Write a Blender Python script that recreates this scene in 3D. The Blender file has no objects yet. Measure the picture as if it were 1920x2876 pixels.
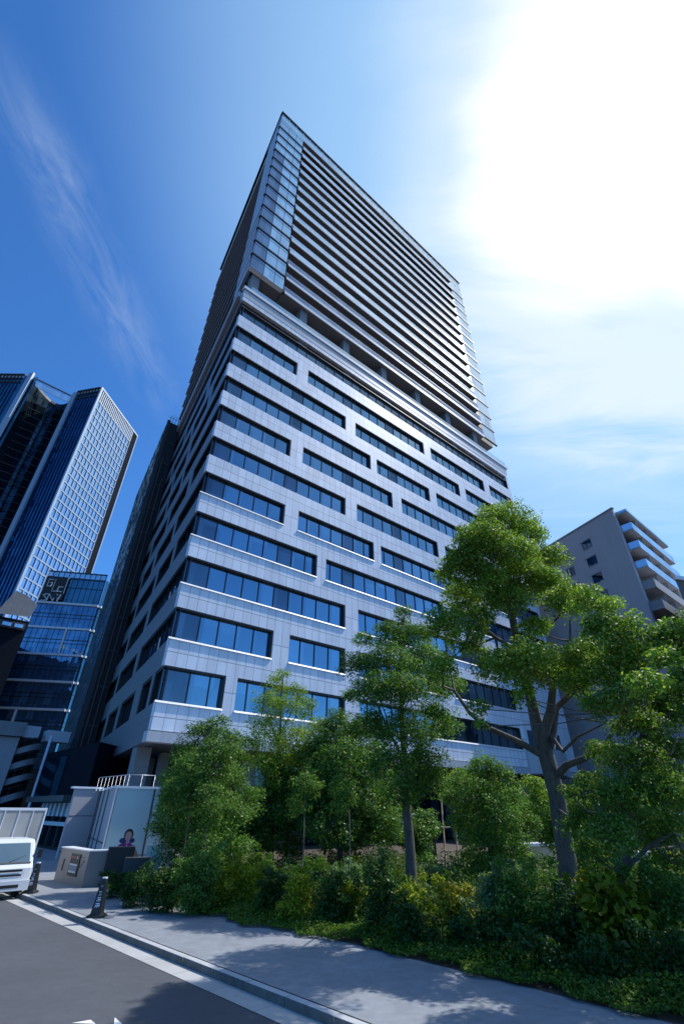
# procedural street scene; tables are world coordinates in metres
T1_LOBES = [(5.53, 13.43, 10.68, 1.04), (4.07, 12.33, 9.29, 0.87), (6.72, 14.36, 10.73, 0.73), (4.67, 12.22, 8.86, 1.15), (3.68, 12.93, 8.73, 0.82), (7.29, 14.38, 9.88, 0.71), (5.78, 13.53, 8.78, 0.98), (4.08, 14.46, 8.29, 0.81), (5.05, 13.25, 7.81, 0.74), (6.47, 12.39, 7.47, 0.69), (7.4, 15.47, 9.14, 0.8), (6.26, 10.84, 6.75, 0.6), (6.24, 10.64, 6.13, 0.43), (3.02, 12.9, 6.89, 0.7), (4.89, 12.24, 5.62, 0.9), (4.54, 13.47, 5.83, 0.69), (6.26, 13.42, 5.84, 0.87), (3.95, 14.23, 6.9, 0.7), (6.34, 11.87, 5.71, 0.72), (5.94, 12.02, 5.04, 0.56), (4.72, 12.49, 4.87, 0.36), (6.51, 10.52, 5.83, 0.7), (6.64, 10.35, 5.3, 0.63), (6.4, 11.06, 5.16, 0.71), (6.4, 10.81, 4.56, 0.63), (5.8, 11.0, 4.36, 0.41), (3.39, 12.13, 4.54, 0.32), (2.95, 13.7, 5.88, 0.53), (3.36, 11.95, 4.11, 0.21), (5.98, 9.28, 4.45, 0.47), (6.61, 9.5, 5.06, 0.33), (4.33, 12.77, 8.18, 0.73), (5.95, 13.77, 7.1, 0.56), (4.41, 13.94, 7.49, 0.51), (6.65, 13.54, 8.55, 0.65)]
T1_BR = [[(6.25, 16.03, 0.08, 0.29), (6.35, 15.99, 1.25, 0.255), (6.39, 15.97, 2.24, 0.24), (6.41, 15.96, 3.32, 0.235), (6.36, 15.98, 4.19, 0.235), (6.3, 16.0, 4.71, 0.21)], [(6.3, 16.0, 4.71, 0.2), (6.14, 15.64, 5.5, 0.16), (5.94, 15.29, 6.3, 0.16), (5.78, 14.92, 7.24, 0.13), (5.69, 14.63, 8.0, 0.11), (5.54, 14.37, 8.91, 0.08), (5.56, 14.15, 10.02, 0.05), (5.7, 13.88, 10.88, 0.02)], [(6.34, 15.99, 4.29, 0.18), (6.59, 15.45, 5.04, 0.14), (6.65, 14.99, 5.69, 0.1), (6.72, 14.41, 6.09, 0.07), (6.95, 13.74, 6.76, 0.04), (7.07, 13.46, 7.68, 0.02)], [(6.54, 15.91, 4.09, 0.13), (6.92, 15.75, 5.2, 0.1), (7.22, 15.17, 5.52, 0.08), (7.5, 14.13, 5.82, 0.06), (7.48, 12.77, 5.87, 0.035), (7.56, 11.78, 5.7, 0.015)], [(6.35, 15.99, 3.85, 0.12), (5.48, 15.78, 4.26, 0.09), (4.64, 15.73, 4.61, 0.08), (4.15, 15.76, 5.02, 0.06), (3.77, 15.96, 5.76, 0.045), (3.82, 16.46, 6.83, 0.03), (3.89, 16.76, 7.95, 0.015)], [(6.52, 15.92, 3.32, 0.12), (6.69, 15.41, 3.57, 0.1), (6.92, 14.65, 3.69, 0.08), (7.04, 13.47, 3.97, 0.05), (6.9, 11.84, 4.44, 0.02)], [(6.08, 15.12, 6.84, 0.09), (5.54, 15.01, 6.97, 0.07), (5.08, 14.86, 7.22, 0.05), (4.37, 14.56, 7.71, 0.03), (4.04, 14.34, 8.24, 0.015)], [(5.77, 14.82, 7.82, 0.08), (6.08, 14.47, 8.44, 0.05), (6.18, 14.11, 8.92, 0.03), (6.73, 14.18, 10.48, 0.015)], [(5.87, 14.89, 7.6, 0.06), (6.29, 14.71, 7.66, 0.05), (6.52, 14.28, 7.28, 0.045), (6.87, 13.56, 7.6, 0.03), (7.02, 12.34, 7.35, 0.015)], [(6.23, 15.71, 2.5, 0.05), (6.38, 15.43, 2.33, 0.04), (6.74, 15.17, 2.26, 0.035), (7.42, 14.85, 2.43, 0.02)], [(6.57, 15.89, 4.49, 0.07), (6.65, 15.32, 3.93, 0.05), (6.79, 14.49, 4.22, 0.035), (7.06, 13.24, 4.41, 0.02)], [(5.68, 14.64, 8.25, 0.035), (5.14, 14.31, 9.14, 0.025), (4.67, 13.94, 9.9, 0.012)]]
T2_LOBES = [(2.49, 17.38, 8.87, 0.5), (2.05, 18.18, 8.26, 0.88), (3.06, 18.74, 8.3, 0.91), (0.72, 17.8, 7.03, 0.79), (1.73, 17.03, 6.84, 1.02), (3.24, 18.18, 7.15, 1.09), (3.92, 17.93, 6.31, 0.82), (1.25, 16.33, 5.71, 0.94), (2.31, 16.23, 5.58, 1.07), (3.56, 18.15, 5.11, 0.87), (1.21, 17.97, 4.83, 0.86), (2.17, 16.71, 4.46, 0.99), (1.53, 16.52, 3.61, 0.82), (2.89, 17.9, 3.83, 0.82), (0.88, 17.93, 8.03, 0.47), (2.08, 17.86, 2.88, 0.73), (3.15, 18.01, 3.2, 0.61), (0.6, 18.42, 6.0, 0.53)]
T2_BR = [[(2.28, 18.46, 0.16, 0.19), (2.3, 18.46, 1.23, 0.16), (2.26, 18.46, 2.69, 0.14), (2.29, 18.46, 4.32, 0.11), (2.3, 18.46, 6.15, 0.08), (2.39, 18.45, 7.63, 0.05), (2.64, 18.41, 9.25, 0.015)], [(2.29, 18.46, 3.43, 0.06), (2.94, 18.67, 4.58, 0.04), (3.53, 18.67, 5.81, 0.02)], [(2.28, 18.46, 3.87, 0.06), (1.74, 18.22, 4.87, 0.04), (1.25, 18.06, 5.93, 0.02), (0.74, 18.28, 7.02, 0.01)], [(2.32, 18.46, 5.76, 0.05), (3.0, 18.56, 6.97, 0.03), (3.31, 18.71, 7.86, 0.01)], [(2.33, 18.45, 6.02, 0.05), (1.84, 18.11, 7.12, 0.02)]]
T3_LOBES = [(-3.18, 26.12, 8.68, 0.45), (-3.62, 26.85, 8.18, 0.8), (-2.57, 26.61, 7.76, 0.74), (-4.01, 25.48, 7.08, 0.74), (-2.83, 25.18, 6.61, 1.05), (-1.89, 27.19, 7.13, 0.75), (-3.76, 25.96, 5.71, 1.15), (-2.25, 25.63, 5.35, 1.04), (-1.27, 27.37, 6.08, 0.81), (-4.64, 26.28, 4.92, 0.96), (-3.02, 25.19, 4.52, 1.09), (-1.76, 27.33, 4.38, 1.17), (-3.58, 24.76, 3.74, 0.96), (-2.42, 25.26, 3.19, 0.97), (-0.91, 26.16, 5.26, 0.58)]
T3_BR = [[(-3.12, 26.32, -0.08, 0.14), (-3.18, 26.31, 1.64, 0.12), (-3.16, 26.31, 3.52, 0.1), (-3.13, 26.31, 5.42, 0.07), (-3.18, 26.31, 7.15, 0.045), (-3.18, 26.31, 8.63, 0.012)], [(-3.19, 26.31, 2.92, 0.05), (-3.97, 25.9, 4.26, 0.035), (-4.53, 26.11, 5.06, 0.012)], [(-3.16, 26.31, 3.82, 0.05), (-2.32, 26.6, 5.3, 0.03), (-1.33, 26.77, 6.0, 0.01)], [(-3.16, 26.31, 5.26, 0.04), (-3.9, 26.01, 6.74, 0.02)], [(-3.14, 26.31, 5.76, 0.04), (-2.44, 26.59, 7.2, 0.015)]]
T4_LOBES = [(-4.97, 20.22, 5.29, 0.5), (-5.63, 20.27, 4.84, 0.74), (-4.25, 19.32, 4.49, 0.77), (-5.92, 19.83, 4.04, 0.78), (-4.51, 18.57, 3.83, 0.95), (-6.07, 19.53, 3.21, 0.68), (-4.8, 18.33, 2.95, 0.91), (-4.39, 20.88, 3.28, 0.96), (-6.15, 20.05, 2.22, 0.67), (-5.2, 19.57, 2.02, 0.94), (-4.21, 19.53, 2.13, 0.94), (-5.85, 20.64, 1.14, 0.82), (-4.35, 18.21, 1.2, 0.78), (-3.69, 19.5, 1.22, 0.84), (-6.44, 20.05, 1.79, 0.41), (-6.35, 19.84, 2.88, 0.38), (-3.61, 20.88, 2.57, 0.79)]
T4_BR = [[(-4.43, 20.02, 0.12, 0.12), (-4.52, 20.0, 1.09, 0.1), (-4.59, 19.98, 2.34, 0.08), (-4.75, 19.94, 3.82, 0.05), (-4.87, 19.91, 5.05, 0.012)], [(-4.55, 19.99, 1.29, 0.05), (-5.31, 19.59, 2.55, 0.03), (-5.81, 19.76, 3.92, 0.012)], [(-4.55, 19.99, 1.81, 0.04), (-4.1, 20.29, 3.02, 0.02)], [(-4.51, 20.0, 0.89, 0.04), (-5.61, 19.82, 1.8, 0.015)]]
T5_LOBES = [(-0.09, 25.71, 5.7, 1.3), (1.0, 25.97, 5.41, 1.42), (-0.98, 26.09, 4.61, 1.4), (0.26, 24.27, 4.17, 1.51), (1.48, 25.46, 4.11, 1.35), (-0.87, 24.1, 3.16, 1.25), (0.43, 24.81, 2.91, 1.49), (1.6, 25.36, 2.65, 1.3), (-1.51, 25.09, 2.08, 1.16), (-0.35, 23.73, 1.85, 1.29), (0.89, 24.6, 1.71, 1.23), (2.04, 25.19, 1.7, 1.05), (-1.92, 25.4, 3.05, 0.98), (-4.22, 26.11, 1.64, 1.3), (-3.16, 25.59, 1.66, 1.17), (-2.54, 25.54, 2.21, 1.08)]
T5_BR = [[(0.04, 25.0, -0.06, 0.14), (0.08, 25.0, 1.43, 0.11), (0.13, 25.0, 3.48, 0.08), (0.17, 25.0, 5.45, 0.02)], [(0.06, 25.0, 1.69, 0.05), (-0.73, 24.99, 3.05, 0.03), (-1.1, 24.98, 4.21, 0.012)], [(0.1, 25.0, 2.64, 0.05), (1.11, 24.98, 3.93, 0.02)], [(0.07, 25.0, 1.05, 0.05), (-1.65, 24.65, 2.09, 0.02)]]
T6_LOBES = [(5.38, 19.97, 3.77, 0.67), (4.92, 21.22, 3.35, 0.63), (5.9, 19.67, 3.41, 0.73), (4.99, 19.54, 2.83, 0.78), (6.48, 20.23, 2.75, 0.73), (5.41, 19.09, 2.3, 0.82), (4.75, 20.59, 2.18, 0.73), (6.92, 20.82, 1.97, 0.66), (5.01, 19.49, 1.48, 0.81), (5.93, 19.76, 1.37, 0.75), (4.29, 20.55, 2.85, 0.37), (4.82, 20.64, 0.8, 0.7), (5.8, 21.01, 0.67, 0.71)]
T6_BR = [[(5.24, 20.33, 0.05, 0.1), (5.37, 20.3, 1.13, 0.08), (5.46, 20.28, 2.29, 0.05), (5.51, 20.27, 3.67, 0.012)], [(5.37, 20.3, 1.13, 0.04), (6.27, 20.25, 2.3, 0.02), (6.59, 20.15, 2.75, 0.01)], [(5.42, 20.29, 1.75, 0.03), (4.8, 20.44, 2.74, 0.012)]]
T7_LOBES = [(6.99, 11.78, 4.04, 0.67), (8.14, 12.46, 4.47, 0.72), (6.57, 12.79, 3.53, 0.56), (6.25, 11.07, 3.25, 0.7), (7.86, 12.45, 3.51, 0.79), (5.84, 12.42, 2.83, 0.52), (5.65, 10.89, 2.6, 0.62), (6.53, 11.12, 2.67, 0.68), (7.08, 11.14, 2.74, 0.51), (5.57, 12.44, 2.15, 0.55), (5.36, 10.84, 2.01, 0.56), (6.78, 12.28, 1.97, 0.63), (7.4, 12.23, 2.04, 0.54), (5.62, 12.16, 3.03, 0.28), (8.33, 12.24, 4.85, 0.62), (6.86, 11.68, 1.52, 0.42), (5.62, 12.7, 1.62, 0.41), (5.1, 11.89, 2.74, 0.23)]
T7_BR = [[(5.72, 12.12, 0.85, 0.17), (5.89, 12.03, 1.43, 0.14), (6.12, 11.92, 2.1, 0.11), (6.47, 11.74, 2.95, 0.08), (6.88, 11.5, 3.93, 0.03)], [(5.98, 11.99, 1.67, 0.07), (5.76, 11.88, 2.35, 0.04), (5.75, 12.1, 2.89, 0.015)], [(6.21, 11.88, 2.29, 0.07), (6.82, 11.54, 2.81, 0.04), (7.23, 11.28, 3.47, 0.015)], [(5.87, 12.04, 1.37, 0.05), (6.5, 11.72, 1.87, 0.03), (6.88, 11.5, 2.06, 0.012)]]
T8_LOBES = [(7.43, 10.07, 5.7, 0.48), (7.84, 10.45, 5.33, 0.62), (7.72, 9.65, 5.72, 0.51), (6.89, 8.82, 4.55, 0.59), (8.63, 10.21, 5.51, 0.7), (7.71, 10.61, 4.75, 0.44), (7.9, 9.67, 4.41, 0.63), (7.37, 9.75, 3.89, 0.62), (8.03, 9.86, 3.79, 0.62), (7.82, 10.73, 4.26, 0.43), (8.93, 10.16, 4.88, 0.59)]
T8_BR = [[(7.02, 9.73, 0.82, 0.18), (7.12, 9.66, 1.59, 0.15), (7.28, 9.54, 2.59, 0.12), (7.4, 9.44, 3.54, 0.08), (7.52, 9.35, 4.54, 0.03)], [(7.32, 9.51, 2.86, 0.07), (7.15, 9.64, 3.57, 0.04), (7.16, 9.63, 4.4, 0.015)], [(7.39, 9.46, 3.43, 0.05), (7.74, 9.17, 4.25, 0.015)]]
TOWER_C = (-12.372, 32.741)
A_R = 0.68522
A_L = 2.11708
MARKS = [[(-3.55, 8.85), (-3.35, 8.97), (-3.22, 8.83)], [(-2.97, 8.81), (-3.06, 9.06), (-2.85, 8.81)]]
SHRUBS = [(-7.07, 18.12, 0.76, 0.62, 0), (-5.93, 16.61, 0.89, 0.75, 0), (-4.98, 15.85, 1.03, 0.98, 0), (-3.91, 15.4, 1.09, 1.21, 1), (-3.31, 15.92, 0.85, 1.07, 2), (-2.75, 15.94, 0.85, 0.9, 2), (-1.95, 15.02, 0.79, 1.01, 0), (-1.25, 14.2, 0.83, 0.99, 2), (-0.57, 13.84, 0.89, 1.0, 0), (-0.01, 14.25, 0.75, 0.87, 2), (0.43, 12.55, 0.94, 1.3, 0), (1.29, 13.91, 0.89, 0.96, 2), (0.93, 11.74, 0.74, 0.7, 0), (2.03, 12.6, 0.94, 0.83, 5), (1.9, 11.52, 0.72, 0.5, 0), (2.69, 12.05, 0.9, 1.24, 3), (3.01, 11.31, 0.9, 1.22, 1), (3.45, 11.09, 0.82, 1.31, 1), (2.32, 10.85, 0.73, 0.64, 0), (3.84, 10.68, 0.78, 0.97, 0), (4.53, 10.5, 1.24, 1.4, 4), (5.68, 11.38, 0.84, 1.1, 1), (5.55, 10.52, 0.83, 1.46, 1), (3.66, 9.6, 0.64, 0.55, 0), (4.57, 9.17, 0.75, 0.71, 0), (2.92, 9.91, 0.66, 0.57, 0), (3.0, 18.61, 1.23, 0.85, 3), (4.24, 18.67, 1.23, 0.75, 1), (5.27, 18.03, 1.19, 0.82, 3), (5.79, 16.84, 0.9, 0.76, 1), (7.4, 17.5, 1.15, 0.69, 1), (8.47, 17.55, 1.15, 0.8, 1), (8.75, 16.42, 1.07, 0.83, 3), (-1.22, 19.92, 1.08, 0.8, 1), (-3.15, 20.68, 1.13, 0.83, 1), (0.1, 19.2, 1.15, 0.77, 3), (1.09, 18.51, 1.0, 0.74, 3), (-2.06, 19.88, 0.96, 0.68, 0), (-4.14, 20.63, 1.12, 0.95, 0), (-5.63, 21.49, 1.17, 0.99, 0)]
import bpy, bmesh, math, random
import numpy as np
from math import radians as R, sin, cos, pi, hypot, atan2
scene = bpy.context.scene
col = scene.collection
rng = random.Random(5)

# ------------------------------------------------------------------ materials
MATS = {}
def new_mat(name):
    m = bpy.data.materials.new(name); m.use_nodes = True
    nt = m.node_tree; nt.nodes.clear()
    MATS[name] = m
    return m, nt
class NT:
    def __init__(s, nt): s.nt = nt
    def n(s, t, **kw):
        nd = s.nt.nodes.new(t)
        for k, v in kw.items():
            if k.startswith('i_'):
                key = k[2:]; key = int(key) if key.isdigit() else key.replace('_', ' ')
                if isinstance(v, bpy.types.NodeSocket): s.nt.links.new(v, nd.inputs[key])
                else: nd.inputs[key].default_value = v
            else: setattr(nd, k, v)
        return nd
    def link(s, a, b): s.nt.links.new(a, b)
    def math(s, op, a, b=None, c=None, clamp=False):
        nd = s.nt.nodes.new('ShaderNodeMath'); nd.operation = op; nd.use_clamp = clamp
        for i, v in enumerate((a, b, c)):
            if v is None: continue
            if isinstance(v, bpy.types.NodeSocket): s.nt.links.new(v, nd.inputs[i])
            else: nd.inputs[i].default_value = v
        return nd.outputs[0]
    def vmath(s, op, a, b=None, out=0):
        nd = s.nt.nodes.new('ShaderNodeVectorMath'); nd.operation = op
        for i, v in enumerate((a, b)):
            if v is None: continue
            if isinstance(v, bpy.types.NodeSocket): s.nt.links.new(v, nd.inputs[i])
            else: nd.inputs[i].default_value = v
        return nd.outputs[out]
    def mix(s, f, a, b, mode='MIX'):
        nd = s.nt.nodes.new('ShaderNodeMix'); nd.data_type = 'RGBA'; nd.blend_type = mode
        for k, v in ((0, f), (6, a), (7, b)):
            if isinstance(v, bpy.types.NodeSocket): s.nt.links.new(v, nd.inputs[k])
            else: nd.inputs[k].default_value = v if not (isinstance(v, tuple) and len(v) == 3) else (*v, 1)
        return nd.outputs[2]
    def ramp(s, f, stops):
        nd = s.nt.nodes.new('ShaderNodeValToRGB'); s.nt.links.new(f, nd.inputs[0])
        el = nd.color_ramp.elements
        while len(el) < len(stops): el.new(0.5)
        for e, (p, c) in zip(el, stops):
            e.position = p; e.color = (*c, 1) if len(c) == 3 else c
        return nd.outputs[0]
    def noise(s, vec, scale, detail=4, rough=.55, dist=0):
        nd = s.n('ShaderNodeTexNoise'); nd.inputs['Scale'].default_value = scale
        nd.inputs['Detail'].default_value = detail; nd.inputs['Roughness'].default_value = rough
        nd.inputs['Distortion'].default_value = dist
        if vec is not None: s.link(vec, nd.inputs['Vector'])
        return nd.outputs[0]
    def out(s, sh):
        o = s.n('ShaderNodeOutputMaterial'); s.link(sh, o.inputs[0])
def c3(c): return (c[0], c[1], c[2], 1)

def simple(name, c, rough=.6, metal=0., var=.12, scale=1.5, bump=0., spec=.5, fine=0., streak=0.):
    m, nt = new_mat(name); k = NT(nt)
    pos = k.n('ShaderNodeNewGeometry').outputs['Position']
    f = k.noise(pos, scale, 5, .6)
    lo = tuple(x * (1 - var) for x in c); hi = tuple(min(1, x * (1 + var)) for x in c)
    colr = k.ramp(f, [(.3, lo), (.7, hi)])
    if fine:
        f2 = k.noise(pos, scale * 40, 3, .7)
        colr = k.mix(1, colr, k.ramp(f2, [(.3, (1 - fine,) * 3), (.7, (1 + fine * .3,) * 3)]), 'MULTIPLY')
    if streak:
        v = k.vmath('MULTIPLY', pos, (3., 3., .12))
        f3 = k.noise(v, 1.3, 4, .6)
        colr = k.mix(1, colr, k.ramp(f3, [(.35, (1 - streak,) * 3), (.65, (1.,) * 3)]), 'MULTIPLY')
    b = k.n('ShaderNodeBsdfPrincipled', i_Base_Color=colr, i_Roughness=rough, i_Metallic=metal)
    b.inputs['Specular IOR Level'].default_value = spec
    if bump:
        bn = k.n('ShaderNodeBump', i_Height=k.noise(pos, scale * 30, 4, .7)); bn.inputs['Strength'].default_value = bump
        bn.inputs['Distance'].default_value = .02
        k.link(bn.outputs[0], b.inputs['Normal'])
    k.out(b.outputs[0]); return m

def tile_mat(name, c, tw, zper, zoff, joints, dark=.3, var=.06, rough=.45, jw=.018):
    """cladding tiles, read from the mesh's metre UVs"""
    m, nt = new_mat(name); k = NT(nt)
    uv = k.n('ShaderNodeUVMap').outputs[0]
    sp = k.n('ShaderNodeSeparateXYZ', i_0=uv)
    u = k.math('DIVIDE', sp.outputs[0], tw)
    fu = k.math('FRACT', k.math('ADD', u, 1000.))
    ju = k.math('LESS_THAN', fu, jw / tw * 1.6)
    vv = k.math('MULTIPLY', k.math('FRACT', k.math('ADD', k.math('DIVIDE', k.math('SUBTRACT', sp.outputs[1], zoff), zper), 1000.)), zper)
    j = ju
    band = None
    for z in joints:
        near = k.math('LESS_THAN', k.math('ABSOLUTE', k.math('SUBTRACT', vv, z)), jw * 1.3)
        j = k.math('MAXIMUM', j, near)
        st = k.math('GREATER_THAN', vv, z)
        band = st if band is None else k.math('ADD', band, st)
    cell = k.n('ShaderNodeCombineXYZ', i_0=k.math('FLOOR', u), i_1=band if band is not None else 0.,
               i_2=k.math('FLOOR', k.math('DIVIDE', k.math('SUBTRACT', sp.outputs[1], zoff), zper)))
    wn = k.n('ShaderNodeTexWhiteNoise'); wn.noise_dimensions = '3D'; k.link(cell.outputs[0], wn.inputs[0])
    colr = k.ramp(wn.outputs[0], [(0, tuple(x * (1 - var) for x in c)), (1, tuple(x * (1 + var) for x in c))])
    pos = k.n('ShaderNodeNewGeometry').outputs['Position']
    st = k.noise(k.vmath('MULTIPLY', pos, (1.6, 1.6, .15)), 1.2, 4, .6)
    colr = k.mix(1, colr, k.ramp(st, [(.35, (.87, .875, .885)), (.62, (1, 1, 1))]), 'MULTIPLY')
    colr = k.mix(j, colr, tuple(x * dark for x in c))
    b = k.n('ShaderNodeBsdfPrincipled', i_Base_Color=colr, i_Roughness=rough)
    k.out(b.outputs[0]); return m

def glass_mat(name, tint, base, fac, rough=.02, pane=1.5725, wob=.012, off=.6, blinds=0.):
    m, nt = new_mat(name); k = NT(nt)
    uv = k.n('ShaderNodeUVMap').outputs[0]
    sp = k.n('ShaderNodeSeparateXYZ', i_0=uv)
    cell = k.n('ShaderNodeCombineXYZ', i_0=k.math('FLOOR', k.math('DIVIDE', k.math('ADD', sp.outputs[0], off), pane)),
               i_1=k.math('FLOOR', k.math('DIVIDE', sp.outputs[1], 3.3)))
    wn = k.n('ShaderNodeTexWhiteNoise'); wn.noise_dimensions = '3D'; k.link(cell.outputs[0], wn.inputs[0])
    geo = k.n('ShaderNodeNewGeometry')
    d = k.vmath('MULTIPLY', k.vmath('SUBTRACT', wn.outputs[1], (.5, .5, .5)), (wob,) * 3)
    ns = k.n('ShaderNodeTexNoise', i_Scale=.55); k.link(geo.outputs['Position'], ns.inputs['Vector'])
    d2 = k.vmath('MULTIPLY', k.vmath('SUBTRACT', ns.outputs[1], (.5, .5, .5)), (wob * 1.5,) * 3)
    nrm = k.vmath('NORMALIZE', k.vmath('ADD', k.vmath('ADD', geo.outputs['Normal'], d), d2))
    bc = k.mix(wn.outputs[0], tuple(x * .8 for x in base), tuple(x * 1.25 for x in base))
    if blinds:
        wc = k.n('ShaderNodeSeparateColor', i_0=wn.outputs[1])
        vv = k.math('FRACT', k.math('ADD', k.math('DIVIDE', k.math('SUBTRACT', sp.outputs[1], 8.55), 4.32), 100.))
        bl = k.math('MULTIPLY', k.math('GREATER_THAN', wn.outputs[0], 1 - blinds), k.math('GREATER_THAN', vv, k.math('MULTIPLY', wc.outputs[1], .5)))
        bc = k.mix(bl, bc, (base[0] * 1.6 + .05, base[1] * 1.5 + .07, base[2] * 1.4 + .09))
    df = k.n('ShaderNodeBsdfDiffuse', i_0=bc)
    gl = k.n('ShaderNodeBsdfGlossy', i_0=c3(tint)); gl.inputs['Roughness'].default_value = rough
    k.link(nrm, gl.inputs['Normal'])
    ff = k.math('ADD', k.math('MULTIPLY', k.math('SUBTRACT', k.noise(geo.outputs['Position'], .12, 4, .6), .5), .35), k.math('ADD', k.math('MULTIPLY', wn.outputs[0], .12), fac - .06), clamp=True)
    mx = k.n('ShaderNodeMixShader', i_0=ff); k.link(df.outputs[0], mx.inputs[1]); k.link(gl.outputs[0], mx.inputs[2])
    k.out(mx.outputs[0]); return m

def clear_glass(name, tint, alpha):
    """thin see-through glass: part reflection, part view through"""
    m, nt = new_mat(name); k = NT(nt)
    tr = k.n('ShaderNodeBsdfTransparent', i_0=c3(tint))
    gl = k.n('ShaderNodeBsdfGlossy', i_0=(.9, .95, 1, 1)); gl.inputs['Roughness'].default_value = .03
    df = k.n('ShaderNodeBsdfDiffuse', i_0=(.35, .5, .6, 1))
    m1 = k.n('ShaderNodeMixShader', i_0=.35); k.link(gl.outputs[0], m1.inputs[1]); k.link(df.outputs[0], m1.inputs[2])
    m2 = k.n('ShaderNodeMixShader', i_0=alpha); k.link(tr.outputs[0], m2.inputs[1]); k.link(m1.outputs[0], m2.inputs[2])
    k.out(m2.outputs[0]); return m

def leaf_mat(name, trans=.36, rough=.5):
    m, nt = new_mat(name); k = NT(nt)
    at = k.n('ShaderNodeAttribute'); at.attribute_name = 'Col'
    b = k.n('ShaderNodeBsdfPrincipled', i_Base_Color=at.outputs[0], i_Roughness=rough)
    b.inputs['Specular IOR Level'].default_value = .16
    t = k.n('ShaderNodeBsdfTranslucent', i_0=k.mix(1, at.outputs[0], (1.35, 1.45, .55), 'MULTIPLY'))
    mx = k.n('ShaderNodeMixShader', i_0=trans); k.link(b.outputs[0], mx.inputs[1]); k.link(t.outputs[0], mx.inputs[2])
    k.out(mx.outputs[0]); return m

def bark_mat(name, c):
    m, nt = new_mat(name); k = NT(nt)
    pos = k.n('ShaderNodeNewGeometry').outputs['Position']
    v = k.vmath('MULTIPLY', pos, (1, 1, .35))
    f = k.noise(v, 14, 6, .7); g = k.noise(pos, 1.6, 3)
    colr = k.ramp(f, [(.3, tuple(x * .45 for x in c)), (.6, c), (.8, tuple(x * 1.5 for x in c))])
    colr = k.mix(1, colr, k.ramp(g, [(.3, (.7, .72, .7)), (.7, (1.1, 1.05, 1))]), 'MULTIPLY')
    b = k.n('ShaderNodeBsdfPrincipled', i_Base_Color=colr, i_Roughness=.85)
    bn = k.n('ShaderNodeBump', i_Height=f); bn.inputs['Strength'].default_value = .6; bn.inputs['Distance'].default_value = .03
    k.link(bn.outputs[0], b.inputs['Normal']); k.out(b.outputs[0]); return m

M = dict(
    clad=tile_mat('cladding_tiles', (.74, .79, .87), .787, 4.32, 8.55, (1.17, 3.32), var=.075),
    clad_side=tile_mat('side_cladding', (.17, .18, .205), 1.574, 4.32, 8.55, (3.32,), dark=.7, var=.03),  # darker copy of the front tiles, the side's shade put into the colour
    fascia=simple('fascia_metal', (.46, .48, .52), .4, var=.05, scale=.3, streak=.12),
    sill=simple('pale_sill', (.64, .66, .7), .5, var=.03),
    mull=simple('black_mullion', (.012, .014, .018), .4),
    frame=simple('window_frame_dark', (.02, .023, .028), .4),
    glass=glass_mat('blue_window_glass', (.36, .50, .60), (.012, .034, .055), .60, blinds=.3, wob=.02),
    glass_grey=glass_mat('grey_back_panel_glass', (.35, .45, .55), (.045, .065, .09), .32, wob=.006),
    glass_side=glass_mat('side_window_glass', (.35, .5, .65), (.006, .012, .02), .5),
    glass_pale=glass_mat('pale_balcony_glass', (.72, .86, .98), (.28, .40, .50), .5, pane=1.7, wob=.02),
    glass_dim=glass_mat('dim_balcony_panel', (.4, .5, .65), (.12, .16, .23), .35, pane=1.7),
    glass_dark=glass_mat('dark_shop_glass', (.3, .4, .5), (.004, .008, .012), .3),
    glass_navy=glass_mat('navy_curtain_glass', (.14, .27, .42), (.004, .02, .05), .45, pane=1.6, wob=.05),
    glass_teal=glass_mat('teal_curtain_glass', (.2, .42, .55), (.004, .018, .03), .4, pane=2, wob=.03),
    glass_annex=glass_mat('rippled_annex_glass', (.5, .66, .74), (.15, .22, .26), .5, pane=2.8, wob=.10),
    glass_office=glass_mat('office_blue_glass', (.3, .5, .72), (.014, .075, .17), .35, pane=1.3, wob=.05, blinds=.15),
    glass_sky=glass_mat('bright_grid_glass', (.5, .72, 1.), (.02, .09, .22), .6, pane=2.4, wob=.06),
    clear=clear_glass('clear_rail_glass', (.75, .88, .95), .4),
    frost=glass_mat('frosted_blue_glass', (.5, .68, .78), (.40, .58, .66), .22, pane=1.9, wob=.01, rough=.15),
    steel=simple('rail_steel', (.38, .4, .43), .35, metal=.4),
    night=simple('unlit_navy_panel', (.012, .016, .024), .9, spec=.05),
    soffit=simple('brown_soffit', (.17, .175, .20), .7, var=.12, scale=.3),
    soffit2=simple('grey_soffit', (.12, .125, .14), .7, var=.1, scale=.3),
    dark=simple('dark_recess', (.018, .019, .022), .6),
    dark2=simple('charcoal_panel', (.05, .053, .06), .5, var=.2, scale=.4),
    white=simple('white_metal', (.72, .75, .8), .35, var=.03),
    conc=simple('grey_concrete', (.30, .30, .31), .8, var=.12, scale=1., fine=.15, streak=.12),
    column=simple('column_concrete', (.20, .205, .22), .6, var=.06),
    tan=simple('tan_balcony_edge', (.26, .225, .2), .6, var=.12, scale=.2),
    brownwall=simple('brown_side_wall', (.10, .085, .075), .7, var=.3, scale=.25),
    render=simple('apartment_render', (.40, .39, .41), .8, var=.05, scale=.25, streak=.07),
    aptsoff=simple('apartment_soffit', (.3, .3, .32), .7, var=.05),
    copper=simple('reddish_pipe', (.13, .07, .06), .5),
    wallstone=simple('polished_stone_wall', (.22, .205, .195), .35, var=.1, scale=.8, fine=.08),
    black=simple('black_plastic', (.012, .013, .015), .45),
    bark=bark_mat('tree_bark', (.155, .13, .112)),
    bark2=bark_mat('pale_bark', (.22, .2, .17)),
    leaf=leaf_mat('leaf_green'), leaf2=leaf_mat('leaf_waxy', .3, .4),
)

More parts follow.
